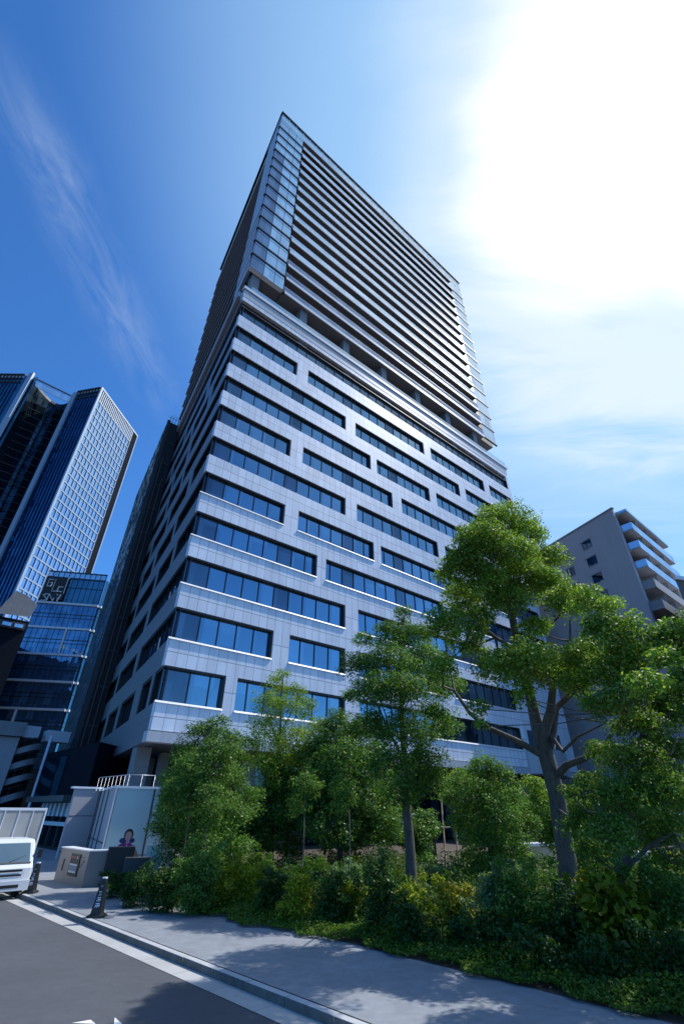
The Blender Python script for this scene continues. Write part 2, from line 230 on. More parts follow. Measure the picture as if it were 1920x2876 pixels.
# ------------------------------------------------------------------ mesh builder
def frame(o, ang, n_ang):
    return (o[0], o[1], cos(ang), sin(ang), cos(n_ang), sin(n_ang))
class MB:
    def __init__(s): s.v = []; s.f = []; s.uv = []; s.m = []; s.mats = []; s.smooth = []
    def mi(s, mat):
        if mat not in s.mats: s.mats.append(mat)
        return s.mats.index(mat)
    def face(s, pts, uvs, mat, smooth=False):
        i = len(s.v); s.v += [tuple(p) for p in pts]; s.f.append(tuple(range(i, i + len(pts))))
        s.uv += uvs; s.m.append(s.mi(mat)); s.smooth.append(smooth)
    def fbox(s, F, s0, s1, d0, d1, z0, z1, mat, mats=None, skip=''):
        """box in a facade frame: s along, d inward depth, z up"""
        def P(a, d, z): return (F[0] + F[2] * a + F[4] * d, F[1] + F[3] * a + F[5] * d, z)
        q = dict(
            f=([(s0, d0, z0), (s1, d0, z0), (s1, d0, z1), (s0, d0, z1)], 'sz'),
            b=([(s1, d1, z0), (s0, d1, z0), (s0, d1, z1), (s1, d1, z1)], 'sz'),
            l=([(s0, d1, z0), (s0, d0, z0), (s0, d0, z1), (s0, d1, z1)], 'dz'),
            r=([(s1, d0, z0), (s1, d1, z0), (s1, d1, z1), (s1, d0, z1)], 'dz'),
            t=([(s0, d0, z1), (s1, d0, z1), (s1, d1, z1), (s0, d1, z1)], 'sd'),
            u=([(s0, d1, z0), (s1, d1, z0), (s1, d0, z0), (s0, d0, z0)], 'sd'))
        for k, (c, mode) in q.items():
            if k in skip: continue
            uv = [(a, z) if mode == 'sz' else (d + s0, z) if mode == 'dz' else (a, d) for a, d, z in c]
            s.face([P(*x) for x in c], uv, (mats or {}).get(k, mat))
    def box(s, c, h, mat, rz=0.):
        F = (c[0] - cos(rz) * h[0] / 2 + sin(rz) * h[1] / 2, c[1] - sin(rz) * h[0] / 2 - cos(rz) * h[1] / 2, cos(rz), sin(rz), -sin(rz), cos(rz))
        s.fbox(F, 0, h[0], 0, h[1], c[2], c[2] + h[2], mat)
    def prism(s, pts, z0, z1, mat, top=None, bot=None):
        n = len(pts)
        acc = 0
        for i in range(n):
            a, b = pts[i], pts[(i + 1) % n]; L = hypot(b[0] - a[0], b[1] - a[1])
            s.face([(a[0], a[1], z0), (b[0], b[1], z0), (b[0], b[1], z1), (a[0], a[1], z1)],
                   [(acc, z0), (acc + L, z0), (acc + L, z1), (acc, z1)], mat); acc += L
        s.face([(p[0], p[1], z1) for p in pts], [tuple(p[:2]) for p in pts], top or mat)
        s.face([(p[0], p[1], z0) for p in reversed(pts)], [tuple(p[:2]) for p in reversed(pts)], bot or mat)
    def tube(s, path, mat, n=10, cap=True):
        rings = []
        for i, p in enumerate(path):
            a = path[max(0, i - 1)]; b = path[min(len(path) - 1, i + 1)]
            t = np.array([b[0] - a[0], b[1] - a[1], b[2] - a[2]], float); t /= max(1e-6, np.linalg.norm(t))
            u = np.cross(t, (0, 0, 1.)) if abs(t[2]) < .95 else np.cross(t, (1., 0, 0)); u /= np.linalg.norm(u)
            w = np.cross(t, u)
            base = len(s.v)
            for k in range(n):
                an = 2 * pi * k / n
                q = np.array(p[:3]) + (u * cos(an) + w * sin(an)) * p[3]
                s.v.append(tuple(q))
            rings.append(base)
        for i in range(len(rings) - 1):
            for k in range(n):
                a, b = rings[i] + k, rings[i] + (k + 1) % n
                s.f.append((a, b, rings[i + 1] + (k + 1) % n, rings[i + 1] + k))
                s.uv += [(k / n, i), ((k + 1) / n, i), ((k + 1) / n, i + 1), (k / n, i + 1)]; s.m.append(s.mi(mat)); s.smooth.append(True)
        if cap:
            for bs in (rings[0], rings[-1]):
                s.f.append(tuple(bs + k for k in range(n))); s.uv += [(0, 0)] * n; s.m.append(s.mi(mat)); s.smooth.append(False)
    def build(s, name, parent=None, bevel=0.):
        if not s.f: return None
        me = bpy.data.meshes.new(name); ob = bpy.data.objects.new(name, me); col.objects.link(ob)
        off = np.array(WLOC.get(parent.name, (0, 0, 0)) if parent else (0, 0, 0))
        o0 = off
        if parent is None:
            a = np.array(s.v); o0 = np.array([(a[:, 0].min() + a[:, 0].max()) / 2, (a[:, 1].min() + a[:, 1].max()) / 2, a[:, 2].min()])
            ob.location = o0
        WLOC[ob.name] = tuple(o0)
        me.from_pydata([tuple(np.array(p) - o0) for p in s.v] if len(s.v) < 40 else (np.array(s.v) - o0).tolist(), [], s.f)
        uvl = me.uv_layers.new(name='UVMap'); uvl.data.foreach_set('uv', np.array(s.uv, dtype=np.float32).ravel())
        for m in s.mats: me.materials.append(m)
        me.polygons.foreach_set('material_index', s.m); me.polygons.foreach_set('use_smooth', s.smooth)
        me.update()
        if parent is not None: ob.parent = parent
        if bevel:
            bm = bmesh.new(); bm.from_mesh(me); bmesh.ops.remove_doubles(bm, verts=bm.verts, dist=1e-5); bm.to_mesh(me); bm.free()
            md = ob.modifiers.new('bevel', 'BEVEL'); md.width = bevel; md.segments = 2; md.limit_method = 'ANGLE'
        return ob
WLOC = {}
def empty(name, loc):
    o = bpy.data.objects.new(name, None); o.location = loc; o.empty_display_size = .5; col.objects.link(o); WLOC[o.name] = tuple(loc); return o
def tag(o, label, cat, group=None, kind=None):
    o['label'] = label
    if cat: o['category'] = cat
    if group: o['group'] = group
    if kind: o['kind'] = kind
    return o
def struct(o, label=None):
    o['kind'] = 'structure'
    if label: o['label'] = label
    return o

def PT(F, s, d): return (F[0] + F[2] * s + F[4] * d, F[1] + F[3] * s + F[5] * d)
# ------------------------------------------------------------------ camera
P_, ROLL, FPX = R(33.15), R(.44), 1285.
cp, sp_ = cos(P_), sin(P_)
r0 = np.array([1, 0, 0.]); u0 = np.array([0, -sp_, cp]); fw = np.array([0, cp, sp_])
rr = r0 * cos(ROLL) + u0 * sin(ROLL); uu = -r0 * sin(ROLL) + u0 * cos(ROLL)
cam = bpy.data.cameras.new('camera'); cob = bpy.data.objects.new('camera', cam); col.objects.link(cob)
from mathutils import Matrix
mw = Matrix.Identity(4)
for i in range(3):
    mw[i][0] = rr[i]; mw[i][1] = uu[i]; mw[i][2] = -fw[i]
mw[2][3] = 2.4
cob.matrix_world = mw
cam.sensor_fit = 'VERTICAL'; cam.sensor_height = 36.; cam.lens = FPX / 2876 * 36
cam.clip_end = 5000; cam.clip_start = .1
scene.camera = cob

# ------------------------------------------------------------------ sun and sky
SUN_EL, SUN_AZ = R(53), R(63)
sd = np.array([sin(SUN_AZ) * cos(SUN_EL), cos(SUN_AZ) * cos(SUN_EL), sin(SUN_EL)])
sl = bpy.data.lights.new('sun', 'SUN'); sl.energy = 5.; sl.angle = R(.5); sl.color = (1, .97, .93)
so = bpy.data.objects.new('sun', sl); col.objects.link(so)
from mathutils import Vector
so.rotation_euler = Vector(sd).to_track_quat('Z', 'Y').to_euler(); so.location = (20, 10, 150)
w = bpy.data.worlds.new('World'); scene.world = w; w.use_nodes = True
wt = w.node_tree; wt.nodes.clear(); k = NT(wt)
sky = k.n('ShaderNodeTexSky'); sky.sky_type = 'NISHITA'; sky.sun_disc = False
sky.sun_elevation = SUN_EL; sky.sun_rotation = SUN_AZ; sky.air_density = 1.0; sky.dust_density = .6; sky.ozone_density = 3.
dirv = k.vmath('NORMALIZE', k.n('ShaderNodeTexCoord').outputs['Generated'])
GL = np.array([.70, .36, 1.20]); GL /= np.linalg.norm(GL)
dt = k.vmath('DOT_PRODUCT', dirv, tuple(GL), out=1)
sxyz = k.n('ShaderNodeSeparateXYZ', i_0=dirv)
zc = k.math('MAXIMUM', sxyz.outputs[2], .08)
px = k.math('DIVIDE', sxyz.outputs[0], zc); py = k.math('DIVIDE', sxyz.outputs[1], zc)
pl = k.n('ShaderNodeCombineXYZ', i_0=px, i_1=py)
mp = k.n('ShaderNodeMapping', i_0=pl.outputs[0]); mp.inputs['Rotation'].default_value = (0, 0, R(38)); mp.inputs['Scale'].default_value = (.55, 1.9, 1)
n1 = k.noise(mp.outputs[0], 1.6, 7, .58, .6)
n2 = k.noise(pl.outputs[0], .9, 5, .55, .3)
base = k.mix(1, sky.outputs[0], (.74, 1.62, 2.55), 'MULTIPLY')
def lobe(px_, c0, c1, amp):
    d_ = rdir(*px_)
    t = k.vmath('DOT_PRODUCT', dirv, d_, out=1)
    t = k.math('ADD', t, k.math('MULTIPLY', k.math('SUBTRACT', n1, .5), amp))
    m_ = k.n('ShaderNodeMapRange', i_0=t, i_1=c0, i_2=c1); m_.interpolation_type = 'SMOOTHSTEP'
    return m_.outputs[0]
def rdir(x, y):
    v = rr * (x * 1.2245 - 960) / FPX + uu * (1438 - y * 1.2245) / FPX + fw
    return tuple(v / np.linalg.norm(v))
def mx_(*a):
    o = a[0]
    for q in a[1:]: o = k.math('MAXIMUM', o, q)
    return o
# broad haze brightening towards the sun, thick bright cloud, long streaks
haze = lobe((1420, 420), .62, .99, .05)
core = mx_(lobe((1720, 40), .925, .985, .09), lobe((1420, 330), .958, .99, .06), lobe((1660, 150), .94, .985, .10))
mid = mx_(lobe((1500, 280), .88, .98, .12), lobe((1300, 620), .95, .992, .10), lobe((1600, 600), .945, .985, .12))
# thin streak on the left: a band along a great circle
A_, B_ = np.array(rdir(40, 280)), np.array(rdir(360, 860)); Nb = np.cross(A_, B_); Nb /= np.linalg.norm(Nb); Mid = (A_ + B_) / np.linalg.norm(A_ + B_)
dist_ = k.math('ABSOLUTE', k.math('ADD', k.vmath('DOT_PRODUCT', dirv, tuple(Nb), out=1), k.math('MULTIPLY', k.math('SUBTRACT', n2, .5), .16)))
wd_ = k.n('ShaderNodeMapRange', i_0=dist_, i_1=.075, i_2=.0); wd_.interpolation_type = 'SMOOTHSTEP'
wl_ = k.n('ShaderNodeMapRange', i_0=k.vmath('DOT_PRODUCT', dirv, tuple(Mid), out=1), i_1=.955, i_2=.992)
Tg = np.cross(Nb, Mid)
al_ = k.vmath('DOT_PRODUCT', dirv, tuple(Tg), out=1); ac_ = k.vmath('DOT_PRODUCT', dirv, tuple(Nb), out=1)
fv = k.n('ShaderNodeCombineXYZ', i_0=k.math('MULTIPLY', al_, 5.), i_1=k.math('MULTIPLY', ac_, 16.), i_2=k.math('MULTIPLY', sxyz.outputs[2], 2.))
wn_ = k.n('ShaderNodeMapRange', i_0=k.noise(fv.outputs[0], 1.6, 8, .62, .8), i_1=.34, i_2=.78)
streak = k.math('MULTIPLY', k.math('MULTIPLY', wd_.outputs[0], wl_.outputs[0]), wn_.outputs[0])
low = k.n('ShaderNodeMapRange', i_0=k.vmath('DOT_PRODUCT', dirv, rdir(1420, 1000), out=1), i_1=.80, i_2=.97)
lows = k.math('MULTIPLY', low.outputs[0], k.n('ShaderNodeMapRange', i_0=n1, i_1=.35, i_2=.7).outputs[0])
colr = k.mix(k.math('MULTIPLY', haze, .85), base, (5.2, 8.6, 12.2))
colr = k.mix(k.math('MULTIPLY', lows, .36), colr, (9., 11., 12.2))
colr = k.mix(k.math('MULTIPLY', streak, .33), colr, (7., 8.6, 11.))
colr = k.mix(k.math('MULTIPLY', mid, .75), colr, (10.5, 11.6, 12.4))
colr = k.mix(core, colr, (14., 14.5, 15.))
bg = k.n('ShaderNodeBackground', i_0=colr); bg.inputs[1].default_value = .085
wo = k.n('ShaderNodeOutputWorld'); k.link(bg.outputs[0], wo.inputs[0])
scene.view_settings.view_transform = 'Standard'; scene.view_settings.look = 'None'; scene.view_settings.exposure = 0
scene.cycles.max_bounces = 8; scene.cycles.transparent_max_bounces = 8; scene.cycles.use_denoising = True

# ------------------------------------------------------------------ ground
kd = (-.7040, .7102); kn = (.7102, .7040)            # kerb direction (away), towards the buildings
K0 = (.13 - .27 * .7102, 8.95 - .27 * .7040)                                     # kerb face point
def kp(t, o): return (K0[0] + kd[0] * t + kn[0] * o, K0[1] + kd[1] * t + kn[1] * o)
def strip(mb, o0, o1, t0, t1, z0, z1, mat, seg=1):
    for i in range(seg):
        a = t0 + (t1 - t0) * i / seg; b = t0 + (t1 - t0) * (i + 1) / seg
        p = [kp(a, o0), kp(b, o0), kp(b, o1), kp(a, o1)]
        mb.face([(*p[0], z0), (*p[3], z1), (*p[2], z1), (*p[1], z0)], [(a, o0), (a, o1), (b, o1), (b, o0)], mat)

def ground_mat(name, c, jt=None, rough=.8, var=.1, fine=.25, blotch=.1):
    m, nt = new_mat(name); k = NT(nt)
    pos = k.n('ShaderNodeNewGeometry').outputs['Position']
    f = k.noise(pos, .7, 5, .6); f2 = k.noise(pos, 60, 3, .8); f3 = k.noise(pos, 5, 4, .6)
    colr = k.ramp(f, [(.3, tuple(x * (1 - var) for x in c)), (.7, tuple(x * (1 + var) for x in c))])
    colr = k.mix(1, colr, k.ramp(f2, [(.35, (1 - fine,) * 3), (.65, (1 + fine,) * 3)]), 'MULTIPLY')
    colr = k.mix(1, colr, k.ramp(f3, [(.3, (1 - blotch,) * 3), (.7, (1.,) * 3)]), 'MULTIPLY')
    if jt:
        uv = k.n('ShaderNodeUVMap').outputs[0]; s = k.n('ShaderNodeSeparateXYZ', i_0=uv)
        j = None
        for i, step in enumerate(jt):
            if not step: continue
            q = k.math('LESS_THAN', k.math('FRACT', k.math('ADD', k.math('DIVIDE', s.outputs[i], step), 500.)), .012 / step)
            j = q if j is None else k.math('MAXIMUM', j, q)
        if j is not None: colr = k.mix(j, colr, tuple(x * .35 for x in c))
    b = k.n('ShaderNodeBsdfPrincipled', i_Base_Color=colr, i_Roughness=rough)
    bn = k.n('ShaderNodeBump', i_Height=f2); bn.inputs['Strength'].default_value = .25; bn.inputs['Distance'].default_value = .01
    k.link(bn.outputs[0], b.inputs['Normal']); k.out(b.outputs[0]); return m
M['asphalt'] = ground_mat('asphalt', (.078, .083, .094), blotch=.18)
M['paving'] = ground_mat('paving_slabs', (.265, .285, .315), jt=(0, 0), fine=.12, blotch=.24, rough=.6)
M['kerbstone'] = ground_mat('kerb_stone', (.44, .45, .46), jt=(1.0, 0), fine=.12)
M['kerbface'] = ground_mat('kerb_face', (.16, .15, .14), jt=(1.0, 0), fine=.2, blotch=.4)  # darker, blotchier tone than the kerb top
M['gutter'] = ground_mat('gutter_concrete', (.42, .42, .41), jt=(1.2, 0), fine=.06)
M['soil'] = ground_mat('soil', (.07, .05, .035), fine=.5)
M['path'] = ground_mat('gravel_path', (.22, .225, .21), fine=.4)
M['paint'] = simple('road_paint', (.8, .8, .8), .6, var=.05, fine=.1)
g = MB(); g.face([(-3000, -3000, -.02), (3000, -3000, -.02), (3000, 3000, -.02), (-3000, 3000, -.02)], [(0, 0)] * 4, M['soil']); struct(g.build('ground'), 'bare ground reaching the horizon')
g = MB(); strip(g, -14, -.408, -30, 160, 0, 0, M['asphalt']); struct(g.build('road'), 'grey asphalt road')
g = MB(); strip(g, -.41, .004, -30, 160, .006, .006, M['gutter'], 1)
struct(g.build('gutter'), 'pale concrete gutter strip along the kerb')
g = MB()
a, b = kp(-30, 0), kp(160, 0)
g = MB()
for t in np.arange(-12, 40, 1.0):
    jig = rng.uniform(-.004, .004)
    F = (kp(t, 0)[0], kp(t, 0)[1], kd[0], kd[1], kn[0], kn[1])
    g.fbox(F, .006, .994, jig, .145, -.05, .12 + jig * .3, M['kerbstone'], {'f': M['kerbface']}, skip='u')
struct(g.build('kerb', bevel=.012), 'pale kerbstones with a darker front face')
g = MB(); strip(g, .145, .17, -30, 160, .105, .105, M['dark']); strip(g, .17, 3.15, -30, 60, .117, .117, M['paving'], 60)
struct(g.build('pavement'), 'pale smooth pavement in dappled tree shade')
g = MB(); 
pts = [kp(-30, 3.0), kp(14.2, 3.0), kp(14.2, 40), kp(-30, 60)]
g.face([(*pts[0], .121), (*pts[3], .121), (*pts[2], .121), (*pts[1], .121)], [(0, 0)] * 4, M['soil']); struct(g.build('planting_bed'), 'dark soil of the planted garden')
g = MB(); pts = [kp(14, 3.1), kp(60, 3.1), kp(60, 8), kp(14, 6)]
g.face([(*pts[0], .113), (*pts[3], .113), (*pts[2], .113), (*pts[1], .113)], [(0, 0)] * 4, M['paving']); struct(g.build('forecourt'), 'paved forecourt behind the low stone wall')
g = MB()
for poly in MARKS: g.face([(x, y, .008) for x, y in poly], [(0, 0)] * len(poly), M['paint'])
struct(g.build('road_marking'), 'white painted lettering tips on the asphalt')
g = MB(); g.face([(2.5, 27.8, .15), (8.5, 25.2, .15), (11.5, 26, .15), (11, 28.5, .15), (4, 30.5, .15)], [(0, 0)] * 5, M['path']); struct(g.build('path'), 'pale gravel garden path behind the shrubs')

# ------------------------------------------------------------------ main tower
ZO = .8
C0 = TOWER_C
root = empty('office_tower', (C0[0], C0[1], 0))
tag(root, 'tall grey office and apartment tower with blue strip windows and stacked balconies above', 'tower')
FF = frame(C0, A_R, A_R + pi / 2)                    # front
# left face: along A_L, inward normal = A_L - 90deg
FL = frame(C0, A_L, A_L - pi / 2)
LEN, LLEN = 55.9, 37.5
pitch = 4.32
sills = [7.75 + pitch * i + ZO for i in range(11)]
heads = [10.1 + pitch * i + ZO for i in range(11)]
heads[10] = 54.0 + ZO
MJ = [0.2] + [2.17 + 1.5725 * j for j in range(40)]
front = {0: [(0, 4.84), (5.8, 16.5), (18.2, 44.0)], 1: [(0, 8.6), (10.25, 16.5), (18.2, 30.7), (32.3, 44.1)], 2: [(0, 16.5), (18.2, 40.3), (41.9, 55.2)],
         3: [(0, 12.85), (13.95, 32.0), (33.6, 55.2)], 4: [(0, 8.63), (10.28, 20.7), (21.8, 40), (41.6, 55.2)], 5: [(0, 16.5), (18.2, 32.4), (33.9, 55.2)],
         6: [(0, 8.65), (10.3, 24.3), (25.96, 47), (48.6, 55.2)], 7: [(0, 20.7), (21.75, 32.), (33.5, 55.2)], 8: [(0, 16.5), (18.15, 39.6), (41.15, 55.2)],
         9: [(0, 8.6), (10.27, 31.95), (33.5, 47.), (48.6, 55.2)], 10: [(0, 55.2)]}
side = {}
rs = random.Random(11)
for r_ in range(11):
    s = .0 ; L = []
    first = rs.choice([7.0, 9.5, 12.5])
    if r_ in (0,): L = [(.0, 2.6), (3.4, 7.0), (9.8, 16.5), (18, 24), (25.6, 36.5)]
    elif r_ == 10: L = [(0, 36.5)]
    else:
        a = 0.
        while a < 36:
            b = min(36.5, a + rs.choice([6.3, 9.4, 7.9, 12.6])); L.append((a, b)); a = b + rs.choice([1.1, 1.6])
    side[r_] = L

def solid_wall(F, Ltot, rows, mat, part, depth=.45, s_start=0.):
    mb = MB()
    zb = 5.95 + ZO
    for r_ in range(11):
        z0 = zb if r_ == 0 else heads[r_ - 1]
        mb.fbox(F, s_start, Ltot, 0, depth, z0, sills[r_], mat)
        a = s_start
        L = rows[r_]
        for (x, y) in L + [(Ltot, Ltot)]:
            if x - a > .02: mb.fbox(F, a, x, 0, depth, sills[r_], heads[r_], mat, skip='tu')
            a = y
    mb.fbox(F, s_start, Ltot, 0, depth, heads[10], 55.3 + ZO, mat)
    return mb.build(part, root)
E_ = .002
solid_wall(FF, LEN, front, M['clad'], 'front_wall')
# the side wall starts just behind the front wall so that faces never coincide
solid_wall(FL, LLEN, side, M['clad_side'], 'side_wall', s_start=.0) if False else None
def side_frame(off): return (FL[0] + FL[4] * off, FL[1] + FL[5] * off, *FL[2:])
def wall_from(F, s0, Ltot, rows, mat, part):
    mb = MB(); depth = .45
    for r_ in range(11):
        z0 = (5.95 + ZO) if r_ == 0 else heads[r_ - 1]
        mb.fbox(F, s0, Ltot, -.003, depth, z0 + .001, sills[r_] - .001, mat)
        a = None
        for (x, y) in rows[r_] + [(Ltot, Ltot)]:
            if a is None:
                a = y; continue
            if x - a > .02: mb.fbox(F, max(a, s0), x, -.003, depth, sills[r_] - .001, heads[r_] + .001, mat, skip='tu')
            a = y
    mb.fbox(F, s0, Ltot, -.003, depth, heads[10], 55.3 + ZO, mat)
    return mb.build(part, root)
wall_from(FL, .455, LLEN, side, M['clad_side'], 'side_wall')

def strip_window(F, x, y, z0, z1, glassm, greym, s_off=0., dg=.38, corner=False, period=True, mj=MJ):
    """one strip of glazing: recessed panes, black mullions, dark reveal"""
    gb = MB(); fb = MB()
    x0 = x + (.06 if not corner else .2); x1 = y - .0
    js = [j for j in mj if x0 + .15 < j < x1 - .15]
    edges = [x0] + js + [x1]
    for a, b in zip(edges[:-1], edges[1:]):
        idx = round((a - 2.17) / 1.5725)
        grey = period and ((abs(a - x0) < .01 and corner) or (idx % 5 == 4 and abs(b - a) > 1.2 and a > 3))
        gb.fbox(F, a, b, dg, dg + .02, z0 + .02, z1 - .02, greym if grey else glassm, skip='lrtub')
    for j in js: fb.fbox(F, j - .035, j + .035, dg - .07, dg + .03, z0 + .05, z1 - .14, M['mull'])
    fb.fbox(F, x0 - .14 if not corner else x0 - .05, x1, dg - .30, dg + .03, z1 - .14, z1 - .002, M['mull'])
    fb.fbox(F, x0, x1, dg - .07, dg + .03, z0 + .002, z0 + .05, M['mull'])
    fb.fbox(F, x1 - .16, x1 - .002, dg - .33, dg + .03, z0 + .05, z1 - .14, M['mull'])
    if corner: fb.fbox(F, x0 - .06, x0 - .001, dg - .04, dg + .03, z0 + .002, z1 - .14, M['mull'])
    wo_ = gb.build('window', root); fb.build('frame', wo_)
    return wo_
for r_, L in front.items():
    for (x, y) in L:
        wob = strip_window(FF, x, y, sills[r_], heads[r_] if r_ < 10 else sills[10] + 2.05, M['glass'] if r_ < 10 else M['glass_grey'], M['glass_grey'], corner=(x == 0))
        if r_ <= 4:
            sb = MB(); xa = x - (.1 if x == 0 else 0); zl, zh = sills[r_] - .12, sills[r_] + .02
            A1 = [(*PT(FF, q_, d_), z_) for q_ in (xa, y) for (d_, z_) in ((-.1, zl), (-.02, zh), (.12, zh), (.12, zl))]
            for q_ in ((0, 4, 5, 1), (1, 5, 6, 2), (3, 7, 4, 0), (0, 1, 2, 3), (7, 6, 5, 4)): sb.face([A1[t_] for t_ in q_], [(0, 0)] * 4, M['sill'])
            sb.build('sill', wob)
# top office storey: dark set back strip above the low glass
mb = MB(); mb.fbox(FF, .5, 55, .44, .5, sills[10] + 2.05, heads[10], M['dark']); mb.build('transom_panel', root)
for i in range(8):
    a = MJ[5 + 5 * i] if 5 + 5 * i < len(MJ) else None
    if a and a < 54:
        gb = MB(); gb.fbox(FF, a + .04, a + 1.52, .36, .38, sills[10] + 2.05, heads[10] - .35, M['glass_pale']); gb.build('vent_window', root)
n = 0
for r_, L in side.items():
    for (x, y) in L:
        if x > 31: continue
        strip_window(side_frame(0), x, y, sills[r_], heads[r_] if r_ < 10 else sills[10] + 2.2, M['glass_side'], M['glass_grey'], corner=(x == 0), period=False)
        n += 1
# base fascia below the tiles, core volume, undercroft
mb = MB()
mb.fbox(FF, -.15, LEN + .1, -.15, .6, 5.25 + ZO, 5.88 + ZO, M['fascia'])
mb.fbox(FF, .05, LEN - .05, .12, .5, 5.88 + ZO, 5.95 + ZO, M['mull'])
mb.build('base_fascia', root)
mb = MB()
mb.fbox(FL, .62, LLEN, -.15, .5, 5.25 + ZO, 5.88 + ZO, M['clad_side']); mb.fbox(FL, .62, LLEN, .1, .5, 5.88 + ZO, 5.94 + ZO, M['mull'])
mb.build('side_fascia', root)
def footprint(ins, L=LEN, D=LLEN):
    a = PT(FF, 0, 0); ex = (FF[2], FF[3]); ey = (FL[2], FL[3])
    def q(u, v): return (a[0] + ex[0] * u + ey[0] * v, a[1] + ex[1] * u + ey[1] * v)
    return [q(ins, ins), q(L - ins, ins), q(L - ins, D - ins), q(ins, D - ins)]
mb = MB(); mb.prism(footprint(.47), 5.3 + ZO, 56.0 + ZO, M['dark'], bot=M['soffit2']); mb.build('core', root)
# right hand face: plain cladding with a rounded glazed nose
rx = PT(FF, LEN, 0)
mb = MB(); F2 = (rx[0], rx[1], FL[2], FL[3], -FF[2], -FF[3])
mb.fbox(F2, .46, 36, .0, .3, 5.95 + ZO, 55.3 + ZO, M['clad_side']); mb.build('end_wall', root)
# ledge and terrace
mb = MB()
mb.fbox(FF, -.03, LEN + .05, -.03, .9, 54.75 + ZO, 56.12 + ZO, M['fascia'])
mb.fbox(FF, -.12, LEN + .6, -.16, .5, 56.25 + ZO, 56.75 + ZO, M['white'])
mb.fbox(FF, -.08, LEN + .1, -.03, .5, 56.12 + ZO, 56.25 + ZO, M['dark2'])
mb.build('terrace_ledge', root)
mb = MB(); mb.fbox(FF, .9, LEN + .3, .02, .05, 56.75 + ZO, 57.75 + ZO, M['clear']); mb.build('terrace_glass_rail', root)
for i in range(7):
    s = .75 + 7.8 * i if i else .75
    cb = MB(); cb.fbox(FF, s, s + 1.15, .45, 1.5, 56.7 + ZO, 61.1 + ZO, M['column']); cb.build('column', root)
mb = MB(); mb.fbox(FF, 2.0, LEN - 2, 4.4, 4.6, 56 + ZO, 61.1 + ZO, M['glass_dark'])
for s in np.arange(3, 53, 3.9): mb.fbox(FF, s, s + .15, 4.3, 4.4, 56.5 + ZO, 61.0 + ZO, M['mull'])
mb.fbox(FF, 2, LEN - 2, 4.25, 4.4, 59.3 + ZO, 59.6 + ZO, M['dark2']); mb.build('terrace_glazing', root)
# residential part
ZT, FP, NF = 61.25 + ZO, 3.5, 15
TOPZ = 117.6 + ZO
S1, S2, S3 = 5.25, 50.6, 54.8
mb = MB(); mb.prism([PT(FF, .35, .4), PT(FF, S1 - .1, .4), PT(FF, S1 - .1, 2.0), PT(FF, S2, 2.0), PT(FF, S2, .8), PT(FF, S3 - .2, .8), PT(FF, S3 - .2, 34), PT(FL, 36.5, 1.6), PT(FL, .6, 1.4)], ZT, ZT + FP * 14 + 2, M['dark2'], bot=M['soffit'])
mb.build('residential_core', root)
for i in range(NF):
    z = ZT + FP * i
    last = i == NF - 1
    # corner glazing of this storey
    gb = MB(); fb = MB()
    zt = z + FP - .18 if not last else z + FP - .1
    for a, b, mm in ((.05, 2.0, M['glass_dim'] if i < 11 else M['glass_pale']), (2.04, 3.68, M['glass_pale']), (3.72, 5.2, M['glass_pale'])):
        gb.fbox(FF, a, b, -.04, 0.02, z + .12, zt, mm)
    gb.fbox(FF, .05, 5.2, -.06, -.04, zt - .75, zt - .70, M['mull'])
    gw = gb.build('corner_window', root)
    fb.fbox(FF, -.12, 5.25, -.16, .35, z - .14, z + .1, M['dark2'], {'f': M['mull'], 'u': M['white'] if i == 0 else M['mull']})
    for a in (2.0, 3.68): fb.fbox(FF, a, a + .04, -.07, .02, z + .12, zt, M['mull'])
    if i % 1 == 0: fb.fbox(FF, 5.2, 5.42, -.2, .3, z - .3, z + .55, M['mull'])
    fb.build('frame', gw)
    # balcony of this storey
    bb = MB()
    bb.fbox(FF, S1 + .05, S2 + .02 * i, .0, 2.1, z - .14, z + .06, M['soffit'], {'u': M['soffit'] if i < 12 else M['dark2']})
    bl = bb.build('balcony', root)
    eb = MB(); eb.fbox(FF, S1 + .02, S2 + .05 + .02 * i, -.12, .0, z - .26, z + .26, M['white'])
    eb.build('balcony_edge', bl)
    rb = MB(); rb.fbox(FF, S1 + .05, S2, -.05, -.02, z + .3, z + (1.25 if not last else 1.1), M['glass_pale'] if i > 2 else M['glass_dim'])
    rb.fbox(FF, S1 + .05, S2, -.06, .0, z + (1.25 if not last else 1.1), z + (1.31 if not last else 1.16), M['white'])
    rb.build('balustrade', bl)
    # windscreen at the far end
    wb = MB(); wb.fbox(FF, S2 + .02, S3 - .25, -.03, .0, z + .1, z + FP - .2, M['glass_pale']); wb.fbox(FF, S2, S3, -.14, .2, z - .1, z + .08, M['dark2'])
    wb.build('end_screen', root)
# parapet screen and coping
zp = ZT + FP * NF
mb = MB(); mb.fbox(FF, .05, S3, -.04, 0, zp + .1 - 0, zp + 2.1, M['glass_pale']); mb.fbox(FF, 5.3, S2, -.1, 2.2, zp - .25, zp + .1, M['fascia'], {'u': M['soffit']}); mb.build('parapet_panel', root)
mb = MB(); mb.fbox(FF, .05, S3, -.02, 0, zp + 2.1, TOPZ - .2, M['clear']); mb.build('parapet_glass', root)
mb = MB()
for s in np.arange(1.7, S3, 1.7): mb.fbox(FF, s, s + .09, -.06, .25, zp + .1, TOPZ - .2, M['white'])
mb.build('parapet_post', root)['kind'] = 'stuff'
mb = MB(); mb.fbox(FF, -.15, S3 + .15, -.2, .35, TOPZ - .2, TOPZ + .15, M['mull']); mb.fbox(FL, .36, 37, -.2, .3, TOPZ - .2, TOPZ + .15, M['mull']); mb.build('coping', root)
